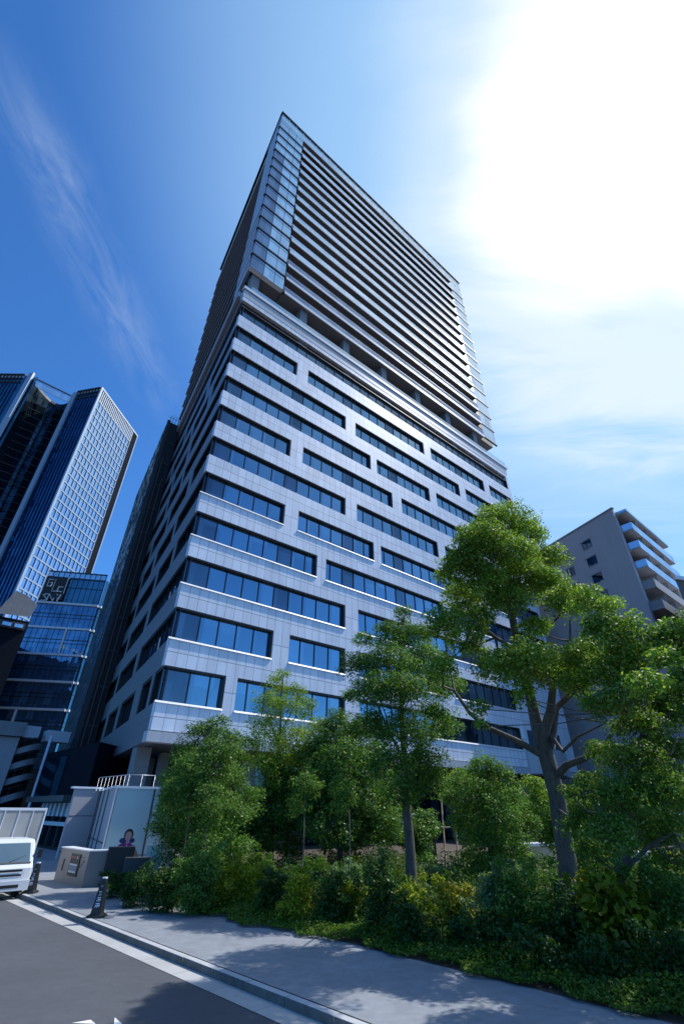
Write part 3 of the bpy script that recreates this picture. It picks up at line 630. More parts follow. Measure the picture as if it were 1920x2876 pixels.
# left residential face
mb = MB(); mb.fbox(FL, .42, 6.5, .0, .3, ZT, TOPZ - .2, M['fascia']); mb.fbox(FL, 6.5, 37, .9, 1.2, zp - 3.5, TOPZ - .2, M['brownwall']); mb.build('side_panel', root)
for i in range(NF):
    z = ZT + FP * i
    bb = MB(); bb.fbox(FL, 6.5, 37, .1, 1.5, z - .1, z + .1, M['soffit'])
    bl = bb.build('side_balcony', root)
    eb = MB(); eb.fbox(FL, 6.5, 37.1, -.05, .1, z - .2, z + .25, M['tan']); eb.fbox(FL, 6.5, 37, .0, .05, z + .3, z + 1.25, M['brownwall']); eb.build('balcony_edge', bl)
    if i < 6:
        eb = MB(); eb.fbox(FL, .3, 6.5, -.08, .0, z - .15, z + .15, M['fascia']); eb.build('side_ledge', root)
# terrace side
mb = MB(); mb.fbox(FL, .9, LLEN, -.5, .9, 55.6 + ZO, 56.6 + ZO, M['fascia']); mb.build('side_ledge', root)
for i in range(1, 6):
    cb = MB(); cb.fbox(FL, 6.8 * i, 6.8 * i + 1.1, 1.2, 2.2, 56.6 + ZO, 61.2 + ZO, M['column']); cb.build('column', root)
mb = MB(); mb.prism(footprint(4.7, 54, 36), 56 + ZO, 61.3 + ZO, M['dark']); mb.build('terrace_core', root)
mb = MB(); mb.prism(footprint(2.2, 54, 36), zp - 1, zp + .8, M['dark2']); mb.build('roof', root)
# undercroft glazing and columns
mb = MB(); mb.prism(footprint(5.0, 54, 36), 0.1, 5.35 + ZO, M['glass_dark']); mb.build('lobby_glazing', root)
for s in (.5, 9, 17.5, 26, 34.5, 43, 51):
    cb = MB(); cb.fbox(FF, s, s + 1.0, 3.2, 4.2, 0.1, 5.26 + ZO, M['column']); cb.build('column', root)
for s in (6.5, 11.5, 17, 23):
    cb = MB(); cb.fbox(FL, s, s + .7, 2.4, 3.1, 0.1, 5.26 + ZO, M['column']); cb.build('column', root)
# bowed lower balcony at the right end of the tower
for (zs, ze, s0, s1) in ((5.35, 8.05, 44.3, 53.5),):
    pts = []
    for i in range(13):
        t = i / 12; s = s0 + (s1 - s0) * t; pts.append(PT(FF, s, -.2 - 1.3 * sin(pi * min(1, t * 1.1)) * .8))
    pts += [PT(FF, s1, 3), PT(FF, s0, 3)]
    mb = MB(); mb.prism(pts, zs + ZO, ze + ZO, M['fascia'], bot=M['soffit2']); mb.build('bowed_balcony', root)
mb = MB(); mb.fbox(FF, 44.2, 45.3, -.05, 0.0, 7.8 + ZO, 10.1 + ZO, M['clad']); mb.fbox(FF, 45.4, 53, -.04, 0.0, 8.1 + ZO, 10.05 + ZO, M['glass']); mb.build('bay_window', root)

# roof of annex attached to the left face
SA = 30.0
J = PT(FL, SA, 0); uL = (-FF[2], -FF[3])
def AP(o, b): return (J[0] + uL[0] * o + FL[2] * b, J[1] + uL[1] * o + FL[3] * b)
an = empty('stair_annex', (*AP(1, 5), 0)); tag(an, 'dark glazed annex clinging to the left flank of the grey tower', 'building')
mb = MB(); mb.prism([AP(0.1, -.02), AP(0.1, 26), AP(2.3, 26), AP(2.3, 0)], 0, 57 + ZO, M['dark']); mb.build('wall', an)
AW = 2.35
mb = MB(); Fg = (*AP(AW, 0), FL[2], FL[3], FF[2], FF[3])
mb.fbox(Fg, 1.2, 26, -.02, .0, .5, 57.2 + ZO, M['glass_annex']); mb.build('side_glazing', an)
mb = MB()
for z in np.arange(4, 57, 4.3): mb.fbox(Fg, .0, 26, -.06, -.02, z, z + .12, M['mull'])
for b in np.arange(3, 26, 2.8): mb.fbox(Fg, b, b + .08, -.06, -.02, .5, 57 + ZO, M['mull'])
mb.build('glazing_bars', an)
mb = MB(); Ff = (*AP(AW, -.06), -uL[0], -uL[1], FL[2], FL[3])
mb.fbox(Ff, -.02, .55, -.02, .02, 0, 57.3 + ZO, M['dark2']); mb.build('edge_strip', an)
for o, h in ((.9, 50), (1.6, 46)):
    pb = MB(); p = AP(AW - o, -.2); pb.tube([(p[0], p[1], 1, .09), (p[0], p[1], h, .09)], M['copper'], 6); pb.build('pipe', an)
for z in np.arange(6, 55, 4.3):
    mb = MB(); mb.fbox(Ff, .75, 2.1, -.04, .02, z, z + .25, M['dark2']); mb.build('floor_band', an)
mb = MB(); q = AP(1.2, .6)
for i in range(5):
    a = AP(.2 + .45 * i, .3); mb.tube([(a[0], a[1], 57 + ZO, .05), (a[0] + .1, a[1], 58.6 + ZO, .04), (a[0] + .5, a[1] + .3, 59.0 + ZO, .04)], M['mull'], 6)
a, b = AP(0, .3), AP(2.3, .3); mb.tube([(*a, 58.3 + ZO, .05), (*b, 58.3 + ZO, .05)], M['white'], 6)
mb.build('roof_rail', an)

# ------------------------------------------------------------------ deck with frosted glass in front of the tower
def AZ(a, D): return (D * sin(R(a)), D * cos(R(a)))
dk = empty('glass_screen_deck', (*AZ(-21, 31), 0)); tag(dk, 'raised deck walled with frosted pale blue glass under the tower corner', 'platform')
P0, P1, Pm, Pl = AZ(-22.54, 28), AZ(-16.0, 28.6), (-14.2, 31.9), (-15.3, 31.2)
DT = 3.35
def seg_frame(a, b):
    L = hypot(b[0] - a[0], b[1] - a[1]); e = ((b[0] - a[0]) / L, (b[1] - a[1]) / L); return (a[0], a[1], e[0], e[1], -e[1], e[0]), L
mb = MB(); mb.prism([AZ(-22.3, 28.3), AZ(-16, 28.9), AZ(-13, 34), AZ(-20, 40), (-14.0, 32.2)], .2, DT - .12, M['conc'], top=M['paving']); mb.build('base', dk)
Fd, Ld = seg_frame(P0, P1)
for i in range(2):
    gb = MB(); a, b = i * 1.75 + .04, i * 1.75 + 1.71
    if i: b = Ld
    gb.fbox(Fd, a, b, -.02, .02, .62, DT - .1, M['frost']); gb.fbox(Fd, a, b, -.03, .02, .1, .6, M['frost']); gp = gb.build('glass_panel', dk)
mb = MB(); mb.fbox(Fd, -.06, .0, -.06, .06, .1, DT, M['white']); mb.fbox(Fd, -.06, Ld, -.08, .1, DT - .1, DT, M['white']); mb.fbox(Fd, 1.71, 1.79, -.045, .03, .1, DT - .1, M['dark2']); mb.fbox(Fd, 0, Ld, -.04, .0, .6, .63, M['dark2']); mb.build('frame', dk)
Fs, Ls = seg_frame(Pm, P0)
mb = MB(); mb.fbox(Fs, 0, Ls - .07, -.01, .02, .1, DT - .08, M['render']); mb.build('side_panel', dk)
mb = MB()
for s in (Ls * .12, Ls * .35, Ls * .6): mb.fbox(Fs, s, s + .1, -.05, -.01, .1, DT - .1, M['mull'])
mb.fbox(Fs, 0, Ls - .1, -.04, -.01, 1.05, 1.09, M['mull']); mb.fbox(Fs, -.05, Ls - .08, -.08, .08, DT - .08, DT + .02, M['white']); mb.build('side_frame', dk)
Fw, Lw = seg_frame(AZ(-26.2, 34.3), AZ(-24.05, 34.7))
mb = MB(); mb.fbox(Fw, 0, Lw, 0, .3, 0, DT + .02, M['render']); mb.fbox(Fw, -.2, Lw + .1, -.08, .3, DT + .03, DT + .13, M['white']); mb.build('wall_panel', dk)
mb = MB(); mb.fbox(Fw, .0, Lw, -.012, 0, 2.05, 2.08, M['dark2']); mb.fbox(Fw, 0, Lw, -.012, 0, .45, .48, M['dark2']); mb.build('panel_joint', dk)
# rail
rl = empty('deck_railing', (*AZ(-21, 31), DT)); tag(rl, 'thin steel guard rail along the top of the frosted glass deck', 'railing')
R0, R1, R2 = AZ(-24.4, 33.5), AZ(-21.7, 29.6), AZ(-19.25, 29.9)
mb = MB(); h = DT + .56
mb.tube([(*R0, h, .02), (*R1, h, .02), (*R2, h, .02)], M['steel'], 6); mb.build('handrail', rl)
for i in range(9):
    t = i / 8; p = (R0[0] + (R1[0] - R0[0]) * t, R0[1] + (R1[1] - R0[1]) * t)
    pb = MB(); pb.tube([(*p, DT - .1, .014), (*p, h, .014)], M['steel'], 6); pb.build('post', rl)
for t in (.5, 1.):
    p = (R1[0] + (R2[0] - R1[0]) * t, R1[1] + (R2[1] - R1[1]) * t); pb = MB(); pb.tube([(*p, DT - .1, .014), (*p, h, .014)], M['steel'], 6); pb.build('post', rl)
# low stone wall
lw = empty('low_stone_wall', (-8.9, 20.4, 0)); tag(lw, 'low polished grey stone wall with a framed notice on it', 'wall')
W0, W1, W2, Wt = (-10.86, 22.3), (-8.92, 20.41), (-7.95, 21.0), 1.12
wpts = [W0, W1, W2, (-8.1, 21.3), (-9.0, 20.85), (-10.6, 22.6)]
mb = MB(); mb.prism(wpts, .1, Wt, M['wallstone']); mb.build('wall', lw)
mb = MB(); mb.prism([(-10.9, 22.3), (-8.92, 20.36), (-7.9, 20.97), (-8.06, 21.34), (-8.98, 20.9), (-10.58, 22.65)], Wt, Wt + .035, M['white']); mb.build('coping', lw)
Fn, Ln = seg_frame(W0, W1)
nb = empty('notice_board', PT(Fn, 1.35, 0) + (.4,)); tag(nb, 'dark framed notice with red heading fixed to the low stone wall', 'sign')
M['red'] = simple('sign_red', (.45, .07, .05), .5); M['bluegrey'] = simple('sign_bluegrey', (.12, .2, .3), .4); M['paper'] = simple('sign_pale', (.5, .55, .6), .5)
mb = MB(); mb.fbox(Fn, 1.2, 2.05, -.03, 0, .36, 1.0, M['black']); mb.build('panel', nb)
mb = MB()
for i in range(3): mb.fbox(Fn, 1.3 + .13 * i, 1.4 + .13 * i, -.036, -.03, .87, .93, M['red'])
mb.fbox(Fn, 1.8, 1.86, -.036, -.03, .86, .94, M['paper']); mb.build('heading', nb)
mb = MB(); mb.fbox(Fn, 1.25, 1.95, -.036, -.03, .66, .71, M['paper']); mb.fbox(Fn, 1.25, 1.95, -.035, -.03, .52, .65, M['bluegrey']); mb.fbox(Fn, 1.25, 1.92, -.036, -.03, .45, .51, M['paper']); mb.build('picture', nb)
mb = MB(); mb.fbox(Fn, .5, .58, -.02, 0, .45, .8, M['black']); io = mb.build('intercom'); tag(io, 'small black intercom slot left of the notice on the stone wall', 'intercom')
sg = empty('engraved_sign', PT(Fn, 2.2, 0) + (.5,)); tag(sg, 'faint engraved mark on the stone wall right of the notice', 'sign')
mb = MB()
for (a, b, c, d) in ((2.05, 2.5, .92, .935), (2.05, 2.1, .65, .8), (2.15, 2.2, .62, .68), (2.25, 2.3, .68, .78), (2.36, 2.44, .78, .86)): mb.fbox(Fn, a, b, -.008, 0, c, d, M['dark2'])
mb.build('lettering', sg)
# black gate posts and glass by the wall
def post(name, a, D, wd, h, mat, label, cat, rzo=0.):
    p = AZ(a, D); mb = MB(); mb.box((p[0], p[1], .1), (wd, .35, h), mat, rz=R(20) + rzo); o = mb.build(name, bevel=.015); return tag(o, label, cat)
post('gate_panel', -20.9, 22.3, .9, 1.15, M['black'], 'tall black gate panel beside the stone wall end', 'gate')
post('planter_box', -19.35, 22.0, .85, .85, M['dark2'], 'square charcoal planter box right of the black gate panel', 'planter')
mb = MB(); Fb, Lb = seg_frame(AZ(-18.7, 22.3), AZ(-17.2, 22.3)); mb.fbox(Fb, 0, Lb, 0, .05, .25, 1.3, M['frost']); mb.build('glass_screen'); tag(bpy.data.objects['glass_screen'], 'curved edge glass screen between the charcoal planter and the bushes', 'screen')
# illustrated cut-out figure
def poly_sheet(mb, F, pts, d, mat, th=.01):
    P = lambda a, z, dd: (F[0] + F[2] * a + F[4] * dd, F[1] + F[3] * a + F[5] * dd, z)
    mb.face([P(a, z, d) for a, z in pts], [(a, z) for a, z in pts], mat)
    mb.face([P(a, z, d + th) for a, z in reversed(pts)], [(a, z) for a, z in reversed(pts)], mat)
    n = len(pts)
    for i in range(n):
        (a, z), (a2, z2) = pts[i], pts[(i + 1) % n]
        mb.face([P(a, z, d), P(a, z, d + th), P(a2, z2, d + th), P(a2, z2, d)], [(0, 0)] * 4, mat)
def ell(cx, cz, rx, rz, n=20, a0=0, a1=360): return [(cx + rx * cos(R(a0 + (a1 - a0) * i / n)), cz + rz * sin(R(a0 + (a1 - a0) * i / n))) for i in range(n)]
M['magenta'] = simple('magenta_print', (.25, .01, .18), .5); M['skin'] = simple('skin_print', (.48, .27, .25), .6); M['hair'] = simple('navy_hair_print', (.012, .014, .12), .4)
M['hairb'] = simple('black_hair_print', (.012, .01, .014), .4); M['tanp'] = simple('tan_print', (.33, .2, .13), .6)
fc = empty('cutout_figure', (*AZ(-20.6, 23.4), .3)); tag(fc, 'flat printed cut-out of a dark haired figure in a magenta top', 'cutout')
Fc, Lc = seg_frame(AZ(-21.8, 23.4), AZ(-18.9, 23.4))
mb = MB(); poly_sheet(mb, Fc, [(.05, .6), (.1, 1.13), (.25, 1.27), (.42, 1.33), (.6, 1.32), (.74, 1.22), (.8, 1.1), (.8, .6)], 0, M['magenta']); mb.build('top', fc)
mb = MB(); poly_sheet(mb, Fc, ell(.50, 1.52, .115, .16), -.03, M['skin']); poly_sheet(mb, Fc, [(.45, 1.3), (.56, 1.3), (.55, 1.42), (.46, 1.42)], -.02, M['skin']); mb.build('head', fc)
mb = MB(); poly_sheet(mb, Fc, ell(.5, 1.56, .17, .2), -.005, M['hairb'], .004); poly_sheet(mb, Fc, ell(.33, 1.38, .13, .09), -.012, M['hair']); poly_sheet(mb, Fc, ell(.66, 1.38, .1, .08), -.012, M['hair'])
poly_sheet(mb, Fc, [(.4, 1.64), (.44, 1.71), (.56, 1.71), (.61, 1.63), (.54, 1.66), (.5, 1.68), (.46, 1.66)], -.045, M['hairb']); mb.build('hair', fc)
mb = MB()
for x in (.46, .545): poly_sheet(mb, Fc, ell(x, 1.53, .014, .009, 8), -.045, M['hairb'], .004)
poly_sheet(mb, Fc, ell(.503, 1.44, .022, .008, 8), -.045, M['magenta'], .004); poly_sheet(mb, Fc, [(.503, 1.52), (.495, 1.48), (.512, 1.48)], -.045, M['tanp'], .004); mb.build('face', fc)
mb = MB(); poly_sheet(mb, Fc, [(.74, 1.24), (.8, 1.2), (1.13, .72), (.8, .7)], .012, M['tanp']); mb.build('arm', fc)
mb = MB(); poly_sheet(mb, Fc, [(.49, 1.1), (.515, 1.1), (.515, 1.32), (.49, 1.32)], -.015, M['paper'], .005); mb.build('zip', fc)

# ------------------------------------------------------------------ black cone signs
def make_cone(loc, rz, label):
    t = empty('traffic_cone', (*loc, .117)); tag(t, label, 'traffic cone', 'black traffic cones along the kerb')
    m = MB(); z = .117; x, y = loc
    def ring(w, d, zz, sx=0): return [(x + sx - w / 2, y - d / 2, zz), (x + sx + w / 2, y - d / 2, zz), (x + sx + w / 2, y + d / 2, zz), (x + sx - w / 2, y + d / 2, zz)]
    def loft(mb, rings, mat):
        for a, b in zip(rings[:-1], rings[1:]):
            for i in range(4):
                j = (i + 1) % 4; mb.face([a[i], a[j], b[j], b[i]], [(0, 0)] * 4, mat)
        mb.face(rings[-1], [(0, 0)] * 4, mat)
    loft(m, [ring(.38, .34, z), ring(.38, .34, z + .04), ring(.28, .25, z + .075)], M['black']); m.build('base', t)
    m = MB(); loft(m, [ring(.25, .22, z + .075), ring(.14, .13, z + .66), ring(.11, .11, z + .76), ring(.05, .05, z + .78)], M['black']); m.build('body', t)
    m = MB(); tt = .56
    for row in range(4):
        zz = z + .2 + row * .115; wd = .21 - (zz - z - .075) * .25
        yf = y - (.11 - (zz - z - .075) * .1) - .004
        for (a, b, c, d) in ((-.3, .3, .07, .085), (-.05, .05, .0, .075), (-.3, -.2, .0, .05), (.2, .3, .01, .06), (-.2, .2, .035, .047)):
            m.face([(x + a * wd, yf - .006, zz + c), (x + b * wd, yf - .006, zz + c), (x + b * wd, yf + .004, zz + d), (x + a * wd, yf + .004, zz + d)], [(0, 0)] * 4, M['white'])
    m.build('lettering', t)
    m = MB(); m.box((x, y - .0, z + .765), (.1, .1, .03), M['white']); m.build('cap', t)
    return t
make_cone((-6.1, 15.25), 0, 'black tapered cone with white lettering standing alone on the open kerb')
make_cone((-9.95, 19.1), 0, 'black tapered cone close beside the white truck cab')

# ------------------------------------------------------------------ truck
M['vanwhite'] = simple('white_truck_paint', (.62, .65, .68), .22, var=.03, spec=.6); M['boxgrey'] = simple('grey_box_panel', (.38, .38, .37), .5, var=.08, streak=.15)
M['wind'] = glass_mat('windscreen_glass', (.35, .5, .62), (.012, .025, .04), .36, wob=0)
M['lamp'] = simple('headlamp_lens', (.5, .55, .6), .1, var=.3, scale=8); M['tyre'] = simple('tyre_rubber', (.015, .015, .016), .8); M['chrome'] = simple('chrome', (.6, .62, .65), .15, metal=.9)
ft = (.7102 * 0 + .708, -.706); lt = (.706, .708)
TC = (-10.60, 18.40)
def tp(x, y, z): return (TC[0] + ft[0] * x + lt[0] * y, TC[1] + ft[1] * x + lt[1] * y, z)   # x forward, y to the kerb
tk = empty('delivery_truck', (TC[0] - 1.5 * ft[0], TC[1] - 1.5 * ft[1], 0)); tag(tk, 'white cab delivery truck with grey box body parked at the kerb', 'truck')
def tloft(mb, prof, ys, mat, n_in=0):
    """side profile (x,z) lofted between y stations with inset scale"""
    rings = []
    for y, ins in ys:
        cx = sum(p[0] for p in prof) / len(prof); cz = sum(p[1] for p in prof) / len(prof)
        rings.append([tp(cx + (p[0] - cx) * (1 - ins), y, cz + (p[1] - cz) * (1 - ins)) for p in prof])
    n = len(prof)
    for a, b in zip(rings[:-1], rings[1:]):
        for i in range(n):
            j = (i + 1) % n; mb.face([a[i], b[i], b[j], a[j]], [(0, 0)] * 4, mat, True)
    mb.face(rings[0], [(0, 0)] * n, mat); mb.face(list(reversed(rings[-1])), [(0, 0)] * n, mat)
cabp = [(.02, .28), (.06, .5), (.04, .78), (-.1, .9), (-.42, 1.44), (-.6, 1.54), (-1.35, 1.56), (-1.5, 1.5), (-1.5, .28)]
mb = MB(); tloft(mb, cabp, [(-.8, .07), (-.74, .02), (-.6, 0), (.6, 0), (.74, .02), (.8, .07)], M['vanwhite']); cabo = mb.build('cab', tk)
def tquad(mb, pts, mat): mb.face([tp(*p) for p in pts], [(0, 0)] * len(pts), mat)
mb = MB(); tquad(mb, [(-.095, -.69, .93), (-.095, .69, .93), (-.40, .64, 1.43), (-.40, -.64, 1.43)], M['wind']); mb.build('windscreen', tk)
mb = MB(); tquad(mb, [(-.075, -.74, .9), (-.075, .74, .9), (-.095, .74, .935), (-.095, -.74, .935)], M['black']); mb.tube([tp(-.1, .1, .95) + (.012,), tp(-.2, .55, 1.1) + (.008,)], M['black'], 5); mb.build('wiper', tk)
mb = MB()
for z, hh in ((.70, .06), (.585, .05)): 
    tquad(mb, [(.07, -.5, z), (.07, .5, z), (.07, .5, z + hh), (.07, -.5, z + hh)], M['black'])
mb.build('grille', tk)
mb = MB(); F = (tp(.12, -.8, 0)[0], tp(.12, -.8, 0)[1], lt[0], lt[1], -ft[0], -ft[1])
mb.fbox(F, 0.0, 1.6, 0, .25, .22, .48, M['vanwhite']); mb.fbox(F, .3, 1.3, -.01, .0, .3, .38, M['black']); mb.build('bumper', tk, bevel=.04)
for sgn in (-1, 1):
    mb = MB(); tquad(mb, [(.065, sgn * .5, .56), (.04, sgn * .76, .6), (-.03, sgn * .78, .78), (.055, sgn * .55, .68)][::(1 if sgn > 0 else -1)], M['lamp']); mb.build('headlight', tk)
    mb = MB(); mb.tube([tp(-.3, sgn * .74, 1.1) + (.012,), tp(-.22, sgn * .92, 1.15) + (.012,)], M['black'], 5); c = tp(-.2, sgn * .95, 1.02); mb.box(c, (.14, .06, .24), M['black'], rz=atan2(lt[1], lt[0])); mb.build('mirror', tk, bevel=.01)
    mb = MB(); tquad(mb, [(-.45, sgn * .795, .95), (-1.2, sgn * .795, .95), (-1.15, sgn * .775, 1.42), (-.68, sgn * .775, 1.42)], M['wind']); mb.build('side_window', tk)
    for xx in (-.55, -3.4):
        mb = MB(); mb.tube([tp(xx, sgn * .6, .29) + (.29,), tp(xx, sgn * .78, .29) + (.29,)], M['tyre'], 20); wh = mb.build('wheel', tk)
        mb = MB(); mb.tube([tp(xx, sgn * .775, .29) + (.17,), tp(xx, sgn * .79, .29) + (.15,)], M['chrome'], 16); mb.build('rim', wh)
Fx = (tp(-1.55, -1.1, 0)[0], tp(-1.55, -1.1, 0)[1], lt[0], lt[1], -ft[0], -ft[1])
mb = MB(); mb.fbox(Fx, .03, 2.27, .02, 3.6, .6, 2.36, M['boxgrey']); bxo = mb.build('cargo_box', tk)
mb = MB()
for s in (0, 2.25): mb.fbox(Fx, s, s + .05, 0, 3.62, .58, 2.34, M['white'])
mb.fbox(Fx, 0, 2.3, 0, 3.62, 2.34, 2.42, M['white']); mb.build('box_edge', tk)
mb = MB()
for s in (.5, .95, 1.4, 1.85): mb.fbox(Fx, s, s + .02, .0, .02, .65, 2.34, M['white'])
mb.build('box_rib', tk)
mb = MB(); mb.fbox(Fx, .3, 1.45, .1, 3.5, .38, .6, M['black']); mb.build('chassis', tk)

# ------------------------------------------------------------------ foliage
def foliage(name, lobes, seed, leaf, dens, cols, parent=None, mat=None, flat=.8, puff=.36, up=.35, loc=None):
    r = np.random.RandomState(seed)
    C, Nn, SC, SH = [], [], [], []
    for (x, y, z, rad) in lobes:
        npf = int(np.clip(42 * min(1, rad / .9) + 6, 12, 48))
        d = r.normal(size=(npf, 3)); d[:, 2] += up; d /= np.linalg.norm(d, axis=1)[:, None]
        rr_ = rad * r.uniform(.45, .95, npf)
        pc = np.array([x, y, z]) + d * rr_[:, None] * np.array([1, 1, flat])
        pr = rad * r.uniform(.20, .42, npf) + .05
        lobe_b = r.uniform(.85, 1.15)
        for i in range(npf):
            nl = int(dens * 4.2 * pr[i] ** 2 / leaf ** 2)
            q = r.normal(size=(nl, 3)); q[:, 2] += .35; q /= np.linalg.norm(q, axis=1)[:, None]
            rad_l = pr[i] * (r.uniform(.25, 1, nl) ** .5) * (1 + .25 * (r.rand(nl) > .93))
            C.append(pc[i] + q * rad_l[:, None] * np.array([1, 1, .75]))
            nn = q * .8 + r.normal(size=(nl, 3)) * .55 + np.array([0, 0, .55])
            Nn.append(nn / np.linalg.norm(nn, axis=1)[:, None])
            SC.append(leaf * r.uniform(.6, 1.3, nl))
            SH.append(np.full(nl, lobe_b * r.uniform(.8, 1.2)))
    C = np.vstack(C); Nn = np.vstack(Nn); SC = np.concatenate(SC); SH = np.concatenate(SH)
    return leaf_mesh(name, C, Nn, SC, SH, cols, r, parent, mat, loc)
def leaf_mesh(name, C, Nn, SC, SH, cols, r, parent, mat, loc=None, aspect=.55):
    n = len(C)
    t = r.normal(size=(n, 3)); t -= (t * Nn).sum(1)[:, None] * Nn; t /= np.linalg.norm(t, axis=1)[:, None]
    b = np.cross(Nn, t)
    h = SC[:, None]
    V = np.empty((n, 4, 3)); V[:, 0] = C - t * h * .5; V[:, 1] = C + b * h * .5 * aspect + Nn * h * .08; V[:, 2] = C + t * h * .5; V[:, 3] = C - b * h * .5 * aspect + Nn * h * .08
    me = bpy.data.meshes.new(name); ob = bpy.data.objects.new(name, me); col.objects.link(ob)
    if parent is not None: off = np.array(WLOC[parent.name]); ob.parent = parent
    else:
        off = np.array([C[:, 0].mean(), C[:, 1].mean(), C[:, 2].min()]); ob.location = off
    WLOC[ob.name] = tuple(off)
    V = (V - off).reshape(-1, 3).astype(np.float32)
    me.vertices.add(4 * n); me.vertices.foreach_set('co', V.ravel())
    me.loops.add(4 * n); me.loops.foreach_set('vertex_index', np.arange(4 * n, dtype=np.int32))
    me.polygons.add(n); me.polygons.foreach_set('loop_start', np.arange(0, 4 * n, 4, dtype=np.int32)); me.polygons.foreach_set('loop_total', np.full(n, 4, dtype=np.int32))
    ca, cb, cc = (np.array(c) for c in cols)
    f = r.rand(n)[:, None]; colr = ca * (1 - f) + cb * f
    sp = (r.rand(n) > .93)[:, None]; colr = np.where(sp, cc, colr) * SH[:, None] * r.uniform(.8, 1.2, n)[:, None]
    colr = np.clip(np.hstack([colr, np.ones((n, 1))]), 0, 1)
    at = me.color_attributes.new('Col', 'FLOAT_COLOR', 'POINT'); at.data.foreach_set('color', np.repeat(colr, 4, axis=0).astype(np.float32).ravel())
    me.materials.append(mat or M['leaf']); me.update(); me.validate()
    return ob
def tree(name, lobes, brs, seed, leaf, dens, cols, label, group=None, bark=None, **kw):
    b0 = brs[0][0]
    t = empty(name, (b0[0], b0[1], 0)); tag(t, label, 'tree', group)
    mb = MB(); rs = random.Random(seed)
    for bi, br in enumerate(brs):
        p = list(br)
        if bi == 0: p = [(p[0][0], p[0][1], -.1, p[0][3] * 1.35), (p[0][0], p[0][1], .25, p[0][3] * 1.08)] + [q for q in p if q[2] > .5]
        # subdivide with slight wobble
        out = []
        for a, b in zip(p[:-1], p[1:]):
            L = math.dist(a[:3], b[:3]); ns = max(1, int(L / .5))
            for i in range(ns):
                f = i / ns; w = .25 * (a[3] * (1 - f) + b[3] * f) * (1 if i else 0)
                out.append(tuple(a[j] * (1 - f) + b[j] * f + rs.uniform(-w, w) for j in range(3)) + (a[3] * (1 - f) + b[3] * f,))
        out.append(p[-1]); mb.tube(out, bark or M['bark'], 12)
    # twigs from the limbs into the lobes
    limb = [q for br in brs[1:] + [brs[0][2:]] for q in br]
    for l in lobes:
        c = np.array(l[:3]); near = sorted(limb, key=lambda q: math.dist(q[:3], l[:3]))[:2]
        for q in near[:2]:
            if math.dist(q[:3], l[:3]) > (2.6 if q is not near[0] else 9): continue
            a = np.array(q[:3]); mid = (a + c) / 2 + np.array([rs.uniform(-.2, .2), rs.uniform(-.2, .2), -.12])
            w0 = min(q[3], .045)
            mb.tube([(*a, w0), (*mid, w0 * .6), (*c, .012)], bark or M['bark'], 6)
        for _ in range(5):
            d = np.array([rs.gauss(0, 1), rs.gauss(0, 1), rs.gauss(.3, .7)]); d /= np.linalg.norm(d)
            mb.tube([(*c, .014), (*(c + d * l[3] * .45 + np.array([0, 0, -.05])), .01), (*(c + d * l[3] * .85), .004)], bark or M['bark'], 5)
    mb.build('trunk', t)
    foliage('crown', lobes, seed, leaf, dens, cols, parent=t, **kw)
    return t
G1 = ((.105, .21, .028), (.27, .375, .065), (.42, .48, .16))
G2 = ((.048, .130, .026), (.150, .265, .050), (.26, .34, .13))
G3 = ((.12, .22, .022), (.25, .36, .045), (.34, .42, .1))
G4 = ((.06, .145, .022), (.15, .25, .04), (.27, .33, .11))
tree('broadleaf_tree', T1_LOBES, T1_BR, 1, .088, 1.7, G1, 'tallest spreading tree with a thick bare trunk at the right of the garden', flat=.62, up=.55)
tree('broadleaf_tree', T2_LOBES, T2_BR, 2, .082, 1.2, G2, 'slender upright tree with a thin dark trunk just left of the tallest tree', flat=.68, up=.5)
tree('broadleaf_tree', T3_LOBES, T3_BR, 3, .095, .8, G3, 'light yellow green tree with an airy pointed crown in front of the tower')
tree('broadleaf_tree', T4_LOBES, T4_BR, 4, .088, 1.25, G2, 'dense bushy tree leafing to the ground beside the frosted glass deck', mat=M['leaf2'], flat=.7, up=.45)
tree('broadleaf_tree', T5_LOBES, T5_BR, 5, .11, 1.4, G2, 'dark low tree filling the gap between the airy tree and the slender one', mat=M['leaf2'])
tree('broadleaf_tree', T6_LOBES, T6_BR, 6, .085, 1.3, G2, 'small leafy tree standing left of the thick bare trunk')
tree('broadleaf_tree', T7_LOBES, T7_BR, 7, .07, 1.5, G4, 'wide bushy tree with low branches right of the thick bare trunk', flat=.65, up=.5)
tree('broadleaf_tree', T8_LOBES, T8_BR, 8, .10, 1.9, G2, 'dark green tree cut off by the right edge of the photo')
HB = []
_r = random.Random(8)
for (x0, y0, x1, y1, n_, hh_) in ((-7.6, 24.0, 4.2, 28.5, 54, 4.4), (5.5, 25.5, 15, 21.5, 34, 3.4)):
    for i in range(n_):
        f = (i + _r.random()) / n_; HB.append((x0 + (x1 - x0) * f + _r.uniform(-.3, .3), y0 + (y1 - y0) * f + _r.uniform(-.5, .5), _r.uniform(.3, hh_), _r.uniform(.6, 1.0)))
h1 = foliage('tall_hedge', HB[:54], 90, .12, 1.9, G2, mat=M['leaf2']); tag(h1, 'tall dark hedge screening the tower lobby behind the left trees', 'hedge')
h2 = foliage('tall_hedge', HB[54:], 91, .12, 1.9, G1); tag(h2, 'loose tall hedge behind the thick bare trunk', 'hedge')
